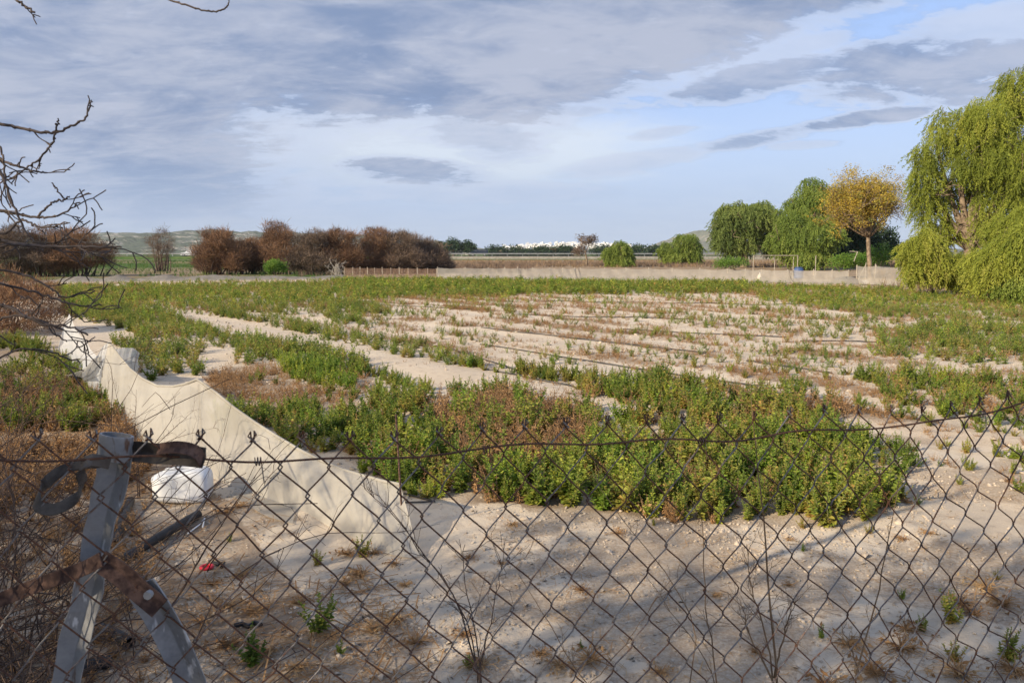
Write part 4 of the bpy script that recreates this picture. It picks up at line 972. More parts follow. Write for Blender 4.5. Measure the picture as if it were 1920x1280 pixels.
def scatter(name, pts, rots, scl, var, coll, label, cat):
    me_ = bpy.data.meshes.new(name); me_.vertices.add(len(pts)); me_.vertices.foreach_set('co', pts.astype(np.float32).ravel())
    for nm, ty, arr in (('rz', 'FLOAT', rots), ('sc', 'FLOAT', scl), ('hs', 'FLOAT', scl[:, None][:, 0]), ('vi', 'INT', var)):
        a_ = me_.attributes.new(nm, ty, 'POINT'); a_.data.foreach_set('value', arr.astype(np.int32 if ty == 'INT' else np.float32))
    o_ = bpy.data.objects.new(name, me_); COL.objects.link(o_); tag(o_, label, cat, kind='stuff')
    ng = bpy.data.node_groups.new('scatter_'+name, 'GeometryNodeTree')
    ng.interface.new_socket('Geometry', in_out='INPUT', socket_type='NodeSocketGeometry'); ng.interface.new_socket('Geometry', in_out='OUTPUT', socket_type='NodeSocketGeometry')
    N = ng.nodes; gi = N.new('NodeGroupInput'); go = N.new('NodeGroupOutput'); ci = N.new('GeometryNodeCollectionInfo'); ci.inputs[0].default_value = coll
    ci.inputs['Separate Children'].default_value = True; ci.inputs['Reset Children'].default_value = True
    iop = N.new('GeometryNodeInstanceOnPoints'); iop.inputs['Pick Instance'].default_value = True
    def na(nm, ty):
        x = N.new('GeometryNodeInputNamedAttribute'); x.data_type = ty; x.inputs[0].default_value = nm; return [s for s in x.outputs if s.enabled and s.name == 'Attribute'][0]
    cxyz = N.new('ShaderNodeCombineXYZ'); ng.links.new(na('rz', 'FLOAT'), cxyz.inputs[2])
    ng.links.new(gi.outputs[0], iop.inputs['Points']); ng.links.new(ci.outputs[0], iop.inputs['Instance']); ng.links.new(na('vi', 'INT'), iop.inputs['Instance Index'])
    ng.links.new(cxyz.outputs[0], iop.inputs['Rotation']); ng.links.new(na('sc', 'FLOAT'), iop.inputs['Scale']); ng.links.new(iop.outputs[0], go.inputs[0])
    md = o_.modifiers.new('scatter', 'NODES'); md.node_group = ng
    return o_
def variants(tagn, kind, mats, lod, n, wide=1.0):
    c = bpy.data.collections.new(tagn)
    for i in range(n):
        S, Lf = crop_mesh(kind, 100*lod+i+(50 if kind == 'dry' else 0), lod, wide); both = MB()
        for src, mi in ((S, 0), (Lf, 1)):
            for v_, f_, t_ in zip(src.v, src.f, src.t): pass
        both.v = S.v+Lf.v; both.n = S.n+Lf.n; both.f = S.f+[f_+S.n for f_ in Lf.f]; both.mi = [np.zeros(len(f_)) for f_ in S.f]+[np.ones(len(f_)) for f_ in Lf.f]; both.t = S.t+Lf.t
        o_ = bpy.data.objects.new(f'{tagn}_{chr(97+i)}', both.mesh(tagn, mats)); c.objects.link(o_)
    return c
# candidates over the field; density per m2 thins nothing, cells drawn by Poisson thinning
def sample(area, dmax, seed):
    """area: list of (ymin,ymax,xmin,xmax,density cap)"""
    r = np.random.default_rng(seed); out = []
    (x0_, x1_, y0_, y1_) = area; n = int((x1_-x0_)*(y1_-y0_)*dmax); return r.uniform(x0_, x1_, n), r.uniform(y0_, y1_, n), r.random(n)
allg = []
for (x0_, x1_, y0_, y1_) in ((-7, 9, 4.2, 9), (-12, 14, 9, 16), (-22, 24, 16, 28), (-34, 34, 28, 48)):
    X_, Y_, U_ = sample((x0_, x1_, y0_, y1_), 130, int(y0_*10))
    a_, b_ = to_px(X_, Y_, 0*X_); ok = (a_ > -160) & (a_ < 2080) & inpoly(a_, b_, [(-3000, 560), (40, 526), (640, 522), (820, 527), (1590, 534), (1720, 548), (2300, 578), (6000, 800), (6000, 1300), (-3000, 1300)])
    # keep left boundary: the net line
    ok &= ~inpoly(a_, b_, [(-3000, 500), (60, 535), (110, 590), (150, 680), (240, 770), (380, 900), (760, 1010), (700, 1400), (-3000, 1400)])
    X_, Y_, U_ = X_[ok], Y_[ok], U_[ok]; g_, d2, br_, h_ = growth(X_, Y_)
    far_thin = np.clip(14/np.maximum(Y_, 14), .45, 1)
    g_ = g_*far_thin; d2 = d2*far_thin
    kind = np.where(U_*130 < g_, 1, np.where(U_*130 < g_+d2, 2, 0)); s_ = kind > 0
    allg.append(np.stack([X_[s_], Y_[s_], kind[s_], br_[s_], h_[s_], (1/np.sqrt(far_thin[s_]))], 1))
allg = np.vstack(allg); rr_ = np.random.default_rng(5)
hgt = allg[:, 4]*rr_.uniform(.45, 1.15, len(allg))*allg[:, 5]*(.75+.5*vnoise(allg[:, 0], allg[:, 1], 1.1, 77))
hgt[allg[:, 2] == 2] *= .72
bright = (rr_.random(len(allg)) < allg[:, 3]) & (allg[:, 2] == 1)
cls = np.where(allg[:, 2] == 2, 2, np.where(bright, 1, 0))        # 0 green 1 bright 2 dry
zz = ground_z(allg[:, 0], allg[:, 1]); pos = np.stack([allg[:, 0], allg[:, 1], zz-.01], 1); dist = np.hypot(pos[:, 0], pos[:, 1])
order = np.argsort(dist); near_idx = order[:300]; is_near = np.zeros(len(pos), bool); is_near[near_idx] = True
mats_by = {0: [M['stem'], M['crop']], 1: [M['stem'], M['crop_bright']], 2: [M['dry_stem'], M['dry']]}
knd = {0: 'green', 1: 'green', 2: 'dry'}; labs = {0: ('crop', 'rows and patches of leafy green crop across the field'), 1: ('bright_crop', 'yellow-green crop mixed among the darker rows'), 2: ('dry_crop', 'withered orange-brown crop between the green rows')}
for c_ in (0, 1, 2):
    for lod, (d0, d1) in enumerate(((0, 11), (11, 24), (24, 90))):
        s_ = (cls == c_) & (dist >= d0) & (dist < d1) & ~is_near
        n_ = int(s_.sum())
        if n_ < 3: continue
        coll = variants(f'{labs[c_][0]}_{["near","middle","far"][lod]}', knd[c_], mats_by[c_], lod, 5, 1.9 if c_ == 2 else 1.1)
        scatter(labs[c_][0], pos[s_], rr_.uniform(0, 6.28, n_), hgt[s_], rr_.integers(0, 5, n_), coll, labs[c_][1]+[' near the wire fence', ' in the middle of the field', ' in the far half of the field'][lod], 'crop')
# the 300 nearest plants are plants of their own
protos = {}
def plant_root(c_, v_):
    if (c_, v_) not in protos:
        S, Lf = crop_mesh(knd[c_], 900+v_+c_*10, 0); protos[(c_, v_)] = (S.mesh('stems', mats_by[c_][0]), Lf.mesh('leaves', mats_by[c_][1]))
    return protos[(c_, v_)]
NL = {0: ('crop_plant', 'dark green leafy plant in the dense near clump behind the wire fence', 'dark green plants in the near clump'), 1: ('crop_plant', 'yellow-green leafy plant at the front rim of the dense near clump', 'yellow-green plants in the near clump'), 2: ('withered_plant', 'withered brown plant among the green ones of the near clump', 'withered plants in the near clump')}
for i in near_idx:
    c_ = int(cls[i]); sm, lm = plant_root(c_, int(rr_.integers(0, 5))); nm, lb_, grp = NL[c_]
    a_, b_ = to_px(*pos[i]); zone = ('by the left end' if a_ < 880 else 'left of the middle' if a_ < 1060 else 'in the middle' if a_ < 1240 else 'right of the middle' if a_ < 1440 else 'at the right end' if a_ < 1680 else 'beyond the right end')
    lb_ = f"{['dark green leafy', 'yellow-green leafy', 'withered brown'][c_]} plant {zone} of the near clump, {'front rim' if b_ > 945 or (a_ < 880 and b_ > 890) else 'behind the front rim'}"
    r_ = empty(nm, pos[i], rr_.uniform(0, 6.28), label=lb_, cat='plant', group=grp); r_.scale = (hgt[i],)*3
    link('stem', sm, r_); f_ = link('foliage', lm, r_)

# drip hoses along the rows
hose_px = [((900, 645), (1420, 725)), ((900, 615), (1323, 664)), ((1170, 617), (1480, 634)), ((960, 590), (1300, 600)), ((1450, 740), (1760, 795)), ((1400, 677), (1560, 700)), ((520, 560), (900, 582)), ((230, 560), (330, 558)), ((900, 690), (1130, 735)), ((1000, 565), (1500, 572)), ((1500, 640), (1700, 646)), ((840, 655), (1000, 700))]
hl = ['nearest of the long black hoses crossing the middle sand', 'second long black hose from the front, over the middle sand', 'black hose piece above the orange withered row', 'thin black hose in the far middle of the field', 'black hose on the sand right behind the near clump', 'short black hose inside the orange withered row',
      'black hose in the far left part of the field', 'short black hose at the far left among green rows', 'black hose left of the near end of the sand path', 'farthest thin hose before the green back strip', 'hose piece below the right green patch', 'short hose beside the tip of the second green row']
for (a_, b_), lb_ in zip(hose_px, hl):
    p0, p1 = G(*a_), G(*b_); n_ = 40; t = np.linspace(0, 1, n_); X_ = p0.x+(p1.x-p0.x)*t; Y_ = p0.y+(p1.y-p0.y)*t
    off = .05*nz(t*6, t*0+p0.x, 1, p0.y); X_ = X_+off*VD[0]; Y_ = Y_+off*VD[1]
    mb = MB(); mb.tube(np.stack([X_, Y_, ground_z(X_, Y_)+.012+.012*np.abs(nz(t*14, t, 1, 2))], 1), .011, 5); mb.build('drip_hose', M['hose'], label=lb_, cat='hose')

# ------------------------------------------------------------------ cream net hanging on stakes
def sheet(name, mat, tops, bots, n=26, rows=22, fold=.03, parent=None, belly=.06, seed=0, sub=1):
    """surface between a top line and a foot line, with hanging folds"""
    tp_ = np.array([list(At(px, py, Y_)) for px, py, Y_ in tops]); bt = []
    for q in bots:
        if len(q) == 3: bt.append(list(At(*q)))
        else: g = G(q[0], q[1]); bt.append([g.x, g.y, gz(g.x, g.y)+.012])
    bt = np.array(bt)
    def resamp(P, k):
        dd = np.arange(len(P)); t = np.linspace(0, len(P)-1, k); 
        return np.stack([np.interp(t, dd, P[:, c]) for c in range(3)], 1)
    def smoothc(P, it=2):
        for _ in range(it): P[1:-1] = P[1:-1]*.5+(P[:-2]+P[2:])*.25
        return P
    cols = (len(tops)-1)*n//2+1
    T = resamp(tp_, cols); B = smoothc(resamp(bt, cols), 6)
    V = []
    s_ = np.linspace(0, 1, cols)
    for r in range(rows):
        t = r/(rows-1); P = T*(1-t)+B*t
        w_ = fold*math.sin(math.pi*min(t*.9+.08, 1))*(nz(s_*26+t*2.0, t*1.2+0*s_, 1, seed)+.5*nz(s_*70, t*4+0*s_, 1, seed+3))
        P = P+np.stack([w_*.55, -w_-belly*math.sin(math.pi*t)*(1 if True else 0), -belly*.4*math.sin(math.pi*t)+0*s_], 1)
        P[:, 2] = np.maximum(P[:, 2], ground_z(P[:, 0], P[:, 1])+.008)
        V.append(P)
    V = np.array(V); i_ = np.arange(rows*cols).reshape(rows, cols); Fq = np.stack([i_[:-1, :-1], i_[1:, :-1], i_[1:, 1:], i_[:-1, 1:]], -1).reshape(-1, 4)
    mb = MB(); mb.add(V.reshape(-1, 3), Fq); o_ = mb.build(name, mat, parent, smooth=True); return o_, T
nr = empty('net_barrier', (0, 0, 0), label='long cream insect net draped over stakes and sagging to the ground behind the wire fence', cat='net')
tops = [(752, 908, 4.38), (720, 902, 4.45), (680, 891, 4.53), (640, 879, 4.6), (600, 862, 4.72), (560, 842, 4.83), (520, 818, 4.96), (480, 793, 5.1), (440, 765, 5.25), (405, 736, 5.42), (370, 711, 5.57), (350, 719, 5.8), (325, 724, 6.05), (295, 723, 6.4), (268, 710, 6.8), (245, 692, 7.2), (225, 668, 7.55), (204, 641, 7.9)]
bots = [(792, 1046), (770, 1052), (735, 1045), (700, 1034), (660, 1010), (620, 990), (580, 965), (540, 945), (490, 930), (440, 915), (400, 895), (350, 880), (310, 866), (280, 850), (255, 820), (235, 790), (210, 765), (185, 745)]
_, T = sheet('net_panel', M['net'], tops, bots, parent=nr, fold=.075, belly=.03, seed=1)
# hem band along the top
mb = MB(); mb.tube(T, .010, 6, cap=False); mb.build('hem', M['net'], nr, smooth=True)
tops2 = [(204, 641, 7.9), (192, 650, 8.0), (182, 668, 8.1), (170, 655, 8.7), (162, 640, 9.6), (150, 628, 10.4), (140, 612, 10.9), (130, 588, 11.4), (120, 612, 11.6), (112, 640, 11.5)]
bots2 = [(185, 745), (165, 735), (155, 722), (150, 710), (158, 700), (160, 690), (150, 690), (135, 682), (122, 672), (112, 660)]
sheet('net_panel', M['net_blue'], tops2, bots2, parent=nr, fold=.05, belly=.04, seed=4)
fl = [(190, 668, 8.0), (175, 672, 8.0), (160, 690, 8.1), (150, 694, 8.15), (140, 700, 8.1)]; fb = [(200, 735), (180, 730), (150, 712), (130, 708), (106, 705)]
sheet('net_flap', M['net'], fl, fb, parent=nr, fold=.03, belly=.03, seed=6, rows=8)
fl = [(215, 655, 8.9), (232, 652, 9.0), (250, 652, 9.1), (262, 662, 9.1)]; fb = [(222, 708), (236, 705), (252, 700), (268, 690)]
sheet('net_fold', M['net_blue'], fl, fb, parent=nr, fold=.025, belly=.1, seed=9, rows=10)
def stake(label, gp, top_z, lean=(0, 0)):
    mb = MB(); mb.tube([(0, 0, 0), (lean[0]*.5, lean[1]*.5, top_z*.5), (lean[0], lean[1], top_z)], .006, 6); o_ = mb.build('stake', M['rust'], label=label, cat='stake'); o_.location = (gp[0], gp[1], gz(*gp[:2])-.01)
g = G(756, 1000); stake('thin rusty stake at the near end of the cream net', (g.x, g.y), .70, (-.03, 0))
for (px, py, Y_), lb_ in (((370, 712, 5.57), 'stake hidden under the middle peak of the cream net'), ((204, 641, 7.9), 'stake hidden under the second peak of the cream net'), ((130, 588, 11.4), 'stake under the farthest peak of the cream net')):
    p = At(px, py, Y_); stake(lb_, (p.x, p.y+.02), p.z-.012)
# flat net lying on the near ground
o_, _ = sheet('net_scrap', M['net'], [(440, 935, 5.05), (520, 955, 4.9), (560, 972, 4.78)], [(430, 930), (500, 968), (548, 980)], rows=5, fold=.01, belly=0, seed=3)
tag(o_, 'flat strip of cream net lying on the dirt below the hanging net', 'net')

# ------------------------------------------------------------------ chain link fence
def fence_Y(px): return 1/(1/1.10+(px-400)*(-.0001667/1.02))
pA, pB = At(-260, 860, fence_Y(-260)), At(2200, 750, fence_Y(2200))
fd = Vector((pB.x-pA.x, pB.y-pA.y, 0)); FL = fd.length; fd.normalize(); fn = Vector((fd.y, -fd.x, 0))
# height of the top tension wire traced along the fence
tw_px = [(-260, 862), (200, 858), (385, 857), (500, 863), (620, 862), (760, 856), (900, 840), (1000, 833), (1150, 827), (1300, 825), (1400, 823), (1500, 808), (1620, 802), (1730, 795), (1830, 775), (1920, 755), (2200, 700)]
tw_s = []; tw_z = []
for px, py in tw_px:
    p = At(px, py, fence_Y(px)); tw_s.append((Vector((p.x, p.y, 0))-Vector((pA.x, pA.y, 0))).dot(fd)); tw_z.append(p.z)
cl = empty('chain_link_fence', (pA.x, pA.y, 0), label='rusty chain-link wire fence crossing the whole foreground', cat='fence')
def FP(s, z, off=0):
    p = fd*s+fn*off; return np.array([p.x, p.y, z])
aw, ah = .0352, .0445
nk = int(FL/aw)+2
def warp(s, j, z):
    top = np.interp(s, tw_s, tw_z)
    k_ = float(nz(np.array(s*3.1), np.array(z*3.3), 1, 4.4)); k2 = float(nz(np.array(s*3.7), np.array(z*2.9), 1, 9.1)); k3 = float(nz(np.array(s*2.2), np.array(z*2), 1, 1.1))
    right = min(max((s-1.15)/.5, 0), 1)
    shear = (top-z)*(.10+.10*right)
    return s+k_*.010*(1+right*.8)+shear*.5+right*.012*math.sin(j*.9+s*8), z+k2*.008*(1+right*.5), k3*.02
rows_n = 32
for k in range(-2, nk):
    pts = []; par = []
    for j in range(rows_n):
        s0 = (k+(j+k) % 2)*aw; top = np.interp(s0, tw_s, tw_z)
        z0 = top+.030-j*ah*(1.0 if j else 1)
        if z0 < .02: break
        s1, z1, o1 = warp(s0, j, z0)
        rightside = ((j+k) % 2) == 1
        e = .0026*(-1 if rightside else 1)            # hooks pass round each other
        jit = rng.normal(0, .0013)
        # hook: three points so that the bend is round
        up = .0075
        pts += [FP(s1-(.0035 if rightside else -.0035)+jit, z1+up, e*.2), FP(s1+(.0024 if rightside else -.0024)+jit, z1, o1*0+e), FP(s1-(.0035 if rightside else -.0035)+jit, z1-up, -e*.6)]
        pts[-3] += np.array(fn)*o1; pts[-2] += np.array(fn)*o1; pts[-1] += np.array(fn)*o1
        par.append(rightside)
    if len(pts) < 6: continue
    first_right = par[0]
    # knuckle at the top: the end is bent round its neighbour
    t0 = pts[1]; hk = [t0+np.array(fd)*q+np.array([0, 0, z_])+np.array(fn)*o_ for q, z_, o_ in (((-.006 if first_right else .006), -.004, .003), ((.004 if first_right else -.004), .006, .004), ((.001 if first_right else -.001), .0115, 0))]
    P = np.array(hk+pts[1:]); P += rng.normal(0, .0005, P.shape)
    mb = MB(); V, Fc = tube_arr(P, .00135, 6)
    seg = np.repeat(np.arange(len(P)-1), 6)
    # segments climbing one way are greyer: sky light on them painted into the colour
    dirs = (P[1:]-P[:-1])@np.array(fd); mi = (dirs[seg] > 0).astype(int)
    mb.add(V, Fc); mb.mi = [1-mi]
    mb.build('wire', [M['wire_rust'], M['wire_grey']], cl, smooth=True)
ss = np.linspace(0, FL, 260); zt = np.interp(ss, tw_s, tw_z); zt = np.convolve(np.pad(zt, 6, mode='edge'), np.ones(13)/13, 'valid')
P = np.array([FP(s, z+.003*math.sin(s*23), .004+.002*math.sin(s*31)) for s, z in zip(ss, zt)]); mb = MB(); mb.tube(P, .0017, 6); mb.build('tension_wire', M['wire_rust'], cl, smooth=True)
P2 = P+np.array([[0, 0, .0022*math.sin(s*260)] for s in ss])+np.array(fn)[None]*.0022*np.cos(ss*260)[:, None]
# tie loops
for px in (478, 905, 1310, 1835):
    p = At(px, np.interp(px, [q[0] for q in tw_px], [q[1] for q in tw_px]), fence_Y(px)); s = (Vector((p.x, p.y, 0))-Vector((pA.x, pA.y, 0))).dot(fd); th = np.linspace(0, 4.6*math.pi, 34)
    P = np.array([FP(s+.002*t_/3, p.z+.006*math.cos(t_)-.002, .006*math.sin(t_)+.003) for t_ in th]); P = np.vstack([P, P[-1]+np.array([[.001, 0, -.012], [.003, 0, -.03]])])
    mb = MB(); mb.tube(P, .0009, 5); mb.build('tie_loop', M['wire_grey'], cl, smooth=True)

# bent post with its straps
Yp = fence_Y(200)+.035
def pw(px, py, Y_=None): return np.array(At(px, py, Y_ or Yp))
pr_ = empty('fence_post', (*pw(120, 1280)[:2], 0), label='bent galvanised steel post with rusty straps at the left of the wire fence', cat='post')
org = np.array(pr_.location)
def ribbon(path, width_dir_w, thick=.004, name='strap', mat=None, parent=None, bend=0.0, rot=None):
    """flat steel section swept along a path; bend gives it an angle-iron fold"""
    P = np.array([p-org for p in path]); mb = MB(); n = len(P); T_ = np.gradient(P, axis=0); T_ /= np.linalg.norm(T_, axis=1)[:, None]
    V = []
    for i in range(n):
        wd, side = width_dir_w[i] if isinstance(width_dir_w, list) else width_dir_w
        side = np.array(side, float); side -= T_[i]*side.dot(T_[i]); side /= np.linalg.norm(side); nn_ = np.cross(T_[i], side); nn_ *= -1 if nn_[1] > 0 else 1
        a_ = -side*wd/2; c_ = side*wd/2; m_ = nn_*(-bend*wd)
        V += [P[i]+a_+nn_*thick/2, P[i]+m_+nn_*thick/2, P[i]+c_+nn_*thick/2, P[i]+c_-nn_*thick/2, P[i]+m_-nn_*thick/2, P[i]+a_-nn_*thick/2]
    i_ = np.arange(n-1)[:, None]*6; j = np.arange(6)[None]; j2 = (j+1) % 6
    mb.add(V, np.stack([i_+j, i_+j2, i_+6+j2, i_+6+j], -1).reshape(-1, 4)); mb.add(V, [(0, 1, 2, 3), (0, 3, 4, 5)]); e = 6*(n-1); mb.add(V, [(e+3, e+2, e+1, e), (e+5, e+4, e+3, e)])
    o_ = mb.build(name, mat, parent); bv = o_.modifiers.new('bevel', 'BEVEL'); bv.width = thick*.3; bv.segments = 2; return o_
def curve_px(pts, n=24, Y_=None):
    P = np.array([pw(*p) if len(p) == 3 else pw(p[0], p[1], Y_) for p in pts]); t = np.linspace(0, len(P)-1, n)
    out = []
    for u in t:
        i = min(int(u), len(P)-2); f = u-i; p0 = P[max(i-1, 0)]; p1 = P[i]; p2 = P[i+1]; p3 = P[min(i+2, len(P)-1)]
        out.append(.5*((2*p1)+(-p0+p2)*f+(2*p0-5*p1+4*p2-p3)*f*f+(-p0+3*p1-3*p2+p3)*f**3))
    return out
body = curve_px([(216, 838), (210, 900), (193, 960), (176, 1040), (163, 1120), (140, 1200), (120, 1300)], 20)
low_ = body[-1].copy(); foot = low_+(low_-body[-4])/np.linalg.norm(low_-body[-4])*1.1; foot[2] = -.05; body.append((low_+foot)/2); body.append(foot)
wds = [.048]*4+[.045]*3+[.043]*(len(body)-7)
ribbon(body, [(w_+.003*math.sin(i*1.7), (1, .12*math.sin(i*.5), .05)) for i, w_ in enumerate(wds)], .004, 'upright', M['post'], pr_, bend=.34)
# crushed top: rolled flap
c0, c1 = pw(213, 862)-org, pw(219, 815)-org; ax = (c1-c0)
P = np.array([c0+ax*t for t in (0, .35, .7, .92, 1)]); mb = MB()
V, Fc = tube_arr(P, [.0225, .0235, .0245, .0252, .0245], 20); cen = np.repeat(P, 20, 0); V = cen+(V-cen)*[1, .55, .8]
Vi = cen+(V-cen)*.86; Vi[-20:] += ax*0; mb.add(V, Fc); mb.add(Vi, Fc[:, ::-1]); k_ = len(V)-20
mb.add(np.vstack([V[k_:], Vi[k_:]]), [(j, (j+1) % 20, 20+(j+1) % 20, 20+j) for j in range(20)]); mb.build('crushed_top', M['post'], pr_, smooth=True)
ribbon(curve_px([(215, 846, Yp), (255, 846, Yp+.01), (290, 850, Yp), (335, 852, Yp-.015), (382, 858, Yp-.02)], 14), (.030, (0, .25, 1)), .003, 'bracket', M['old_strap'], pr_, bend=.2)
ribbon(curve_px([(296, 842, Yp-.012), (330, 838, Yp-.03), (365, 845, Yp-.035), (380, 866, Yp-.02)], 10), (.018, (.2, .5, 1)), .003, 'bracket_lip', M['rust'], pr_, bend=.1)
# curled strap left of the top
ribbon(curve_px([(205, 868, Yp-.02), (170, 862, Yp-.045), (150, 880, Yp-.05), (155, 905, Yp-.045), (140, 935, Yp-.05), (100, 955, Yp-.06), (70, 945, Yp-.055), (78, 915, Yp-.02), (110, 885, Yp), (150, 870, Yp+.005), (190, 866, Yp)], 34), (.017, (.15, .55, .8)), .003, 'curled_strap', M['old_strap'], pr_)
# rusty band across the post and bent brace
ribbon(curve_px([(-40, 1140, Yp-.02), (60, 1100, Yp-.02), (150, 1068, Yp-.03), (190, 1048, Yp-.04)], 12), (.021, (.25, .1, 1)), .003, 'rusty_band', M['rust'], pr_)
ribbon(curve_px([(185, 1050, Yp-.04), (225, 1075, Yp-.035), (262, 1108, Yp-.03), (300, 1140, Yp-.03)], 12), (.034, (.6, .1, .8)), .003, 'rusty_band', M['rust'], pr_, bend=.1)
bc = curve_px([(262, 1098, Yp-.024), (290, 1140, Yp-.02), (318, 1190, Yp-.01), (345, 1250, Yp), (372, 1320, Yp+.02)], 16); l_ = bc[-1]; ft = l_+np.array([.25, .25, 0]); ft[2] = -.04; bc += [(l_+ft)/2, ft]
ribbon(bc, (.046, (1, .1, .35)), .004, 'brace', M['post'], pr_, bend=.25)
mb = MB(); c0 = pw(281, 1112, Yp-.045)-org; mb.tube([c0, c0+np.array([0, -.008, 0])], .006, 8); mb.build('bolt', M['post'], pr_)

# ------------------------------------------------------------------ rubbish on the near ground
def pipe(label, a_, b_, r, mat='black_plastic', name='pipe', lift=0, ends=True):
    p0, p1 = G(*a_), G(*b_); p0.z = gz(p0.x, p0.y)+r; p1.z = gz(p1.x, p1.y)+r+lift; L_ = (p1-p0).length
    e = empty(name, p0, label=label, cat='pipe'); d_ = (p1-p0)
    n = 14; t = np.linspace(0, 1, n)[:, None]; P = t*np.array(d_)+np.array([0, 0, .004])*np.sin(t*3.1)
    out, Fc = tube_arr(P, r, 16); inn, Fi = tube_arr(P, r*.86, 16); mb = MB(); mb.add(out, Fc); mb.add(inn, Fi[:, ::-1])
    k_ = len(out)-16
    mb.build('tube', M[mat], e, smooth=True)
    for st_, nm in ((0, 'pipe_end'), (k_, 'pipe_end')):
        q = MB(); q.add(np.vstack([out[st_:st_+16], inn[st_:st_+16]]), [(j, (j+1) % 16, 16+(j+1) % 16, 16+j) for j in range(16)]); q.build('rim', M[mat], e)
    return e
pipe('long black plastic pipe on the dirt right of the bent post', (228, 1062), (372, 972), .026)
pipe('short black pipe with open end at the bottom left', (188, 1190), (245, 1218), .024)
pipe('shortest black pipe piece lowest at the bottom left', (150, 1268), (208, 1250), .024)
pipe('grey-black pipe pointing away behind the bent post', (215, 1030), (245, 945), .026)
# jerrycan lying down
g = G(342, 938); jc = empty('jerrycan', (g.x, g.y+.02, gz(g.x, g.y)), R(8), label='white plastic jerrycan lying on the dirt in front of the cream net', cat='jerrycan')
import bmesh
uu = np.linspace(0, 2*math.pi, 49)[:-1]; vv = np.linspace(-math.pi/2, math.pi/2, 25)
pw_ = lambda c, e: np.sign(c)*np.abs(c)**e
V = []
for v_ in vv:
    for u_ in uu:
        x_, y_, z_ = .18*pw_(math.cos(v_), .42)*pw_(math.cos(u_), .5), .105*pw_(math.cos(v_), .42)*pw_(math.sin(u_), .5), .105*pw_(math.sin(v_), .5)
        dent = -.014*math.exp(-((x_-.03)**2+(z_-.01)**2)/.003)+.004*math.sin(x_*44)*(abs(z_) < .08)
        y_ += -dent if y_ < 0 else dent; z_ *= 1+.12*x_/.178; V.append((x_, y_, z_+.105))
i_ = np.arange(49-1); mb = MB(); mb.add(V, np.concatenate([np.stack([r_q*48+i_, r_q*48+(i_+1) % 48, (r_q+1)*48+(i_+1) % 48, (r_q+1)*48+i_], 1) for r_q in range(24)])); mb.build('body', M['white_plastic'], jc, smooth=True)
mb = MB(); 
for zz_ in (.045, .165): mb.tube([(-.176+.012, -.07, zz_), (-.183+.012, 0, zz_+.004), (-.176+.012, .07, zz_)], .008, 6)
mb.build('moulded_rib', M['white_plastic'], jc, smooth=True)
mb = MB(); mb.tube([(-.165, .04, .13), (-.20, .045, .132)], .024, 14); mb.build('neck', M['white_plastic'], jc, smooth=True)
mb = MB(); mb.tube(np.array([(-.12, 0, .185), (-.09, 0, .215), (0, 0, .222), (.08, 0, .218), (.11, 0, .20)]), .011, 8); mb.build('handle', M['white_plastic'], jc, smooth=True)
# red cap ring
g = G(388, 1066); th = np.linspace(0, 2*math.pi, 25)
rc = empty('screw_cap', (g.x, g.y, gz(g.x, g.y)+.012), label='small red plastic screw cap lying on the dirt', cat='cap')
mb = MB(); mb.tube(np.stack([.028*np.cos(th), .028*np.sin(th), 0*th], 1), .008, 8, cap=False); mb.build('ring', M['red_plastic'], rc, smooth=True)
mb = MB(); mb.tube([(0, 0, -.008), (0, 0, -.004)], .024, 16); mb.build('disc', M['red_plastic'], rc)
g = G(415, 1060)
def twisted(label, pts, r, mat, name, cat, z=.012):
    P = np.array([[G(*p).x, G(*p).y, gz(G(*p).x, G(*p).y)+z] for p in pts]); mb = MB(); mb.tube(P, r, 6); return mb.build(name, mat, label=label, cat=cat)
twisted('crumpled black plastic scrap on the dirt left of the middle', [(440, 1180), (455, 1176), (466, 1181), (478, 1174), (490, 1180)], .010, M['black_plastic'], 'plastic_scrap', 'scrap')
twisted('black scrap beside the red screw cap', [(400, 1056), (410, 1060), (420, 1056), (416, 1066)], .009, M['black_plastic'], 'plastic_scrap', 'scrap')
twisted('frayed white string at the end of the long black pipe', [(352, 1003), (362, 995), (374, 985), (384, 974), (380, 990)], .004, M['white_plastic'], 'string', 'string')
twisted('thin black strap bent to a point right of the net end', [(758, 928), (785, 936), (815, 945), (790, 948), (758, 947)], .006, M['black_plastic'], 'strap', 'strap')
twisted('thin black hose lying at the right edge of the near sand', [(1880, 745), (1900, 740), (1930, 735)], .009, M['hose'], 'drip_hose', 'hose')

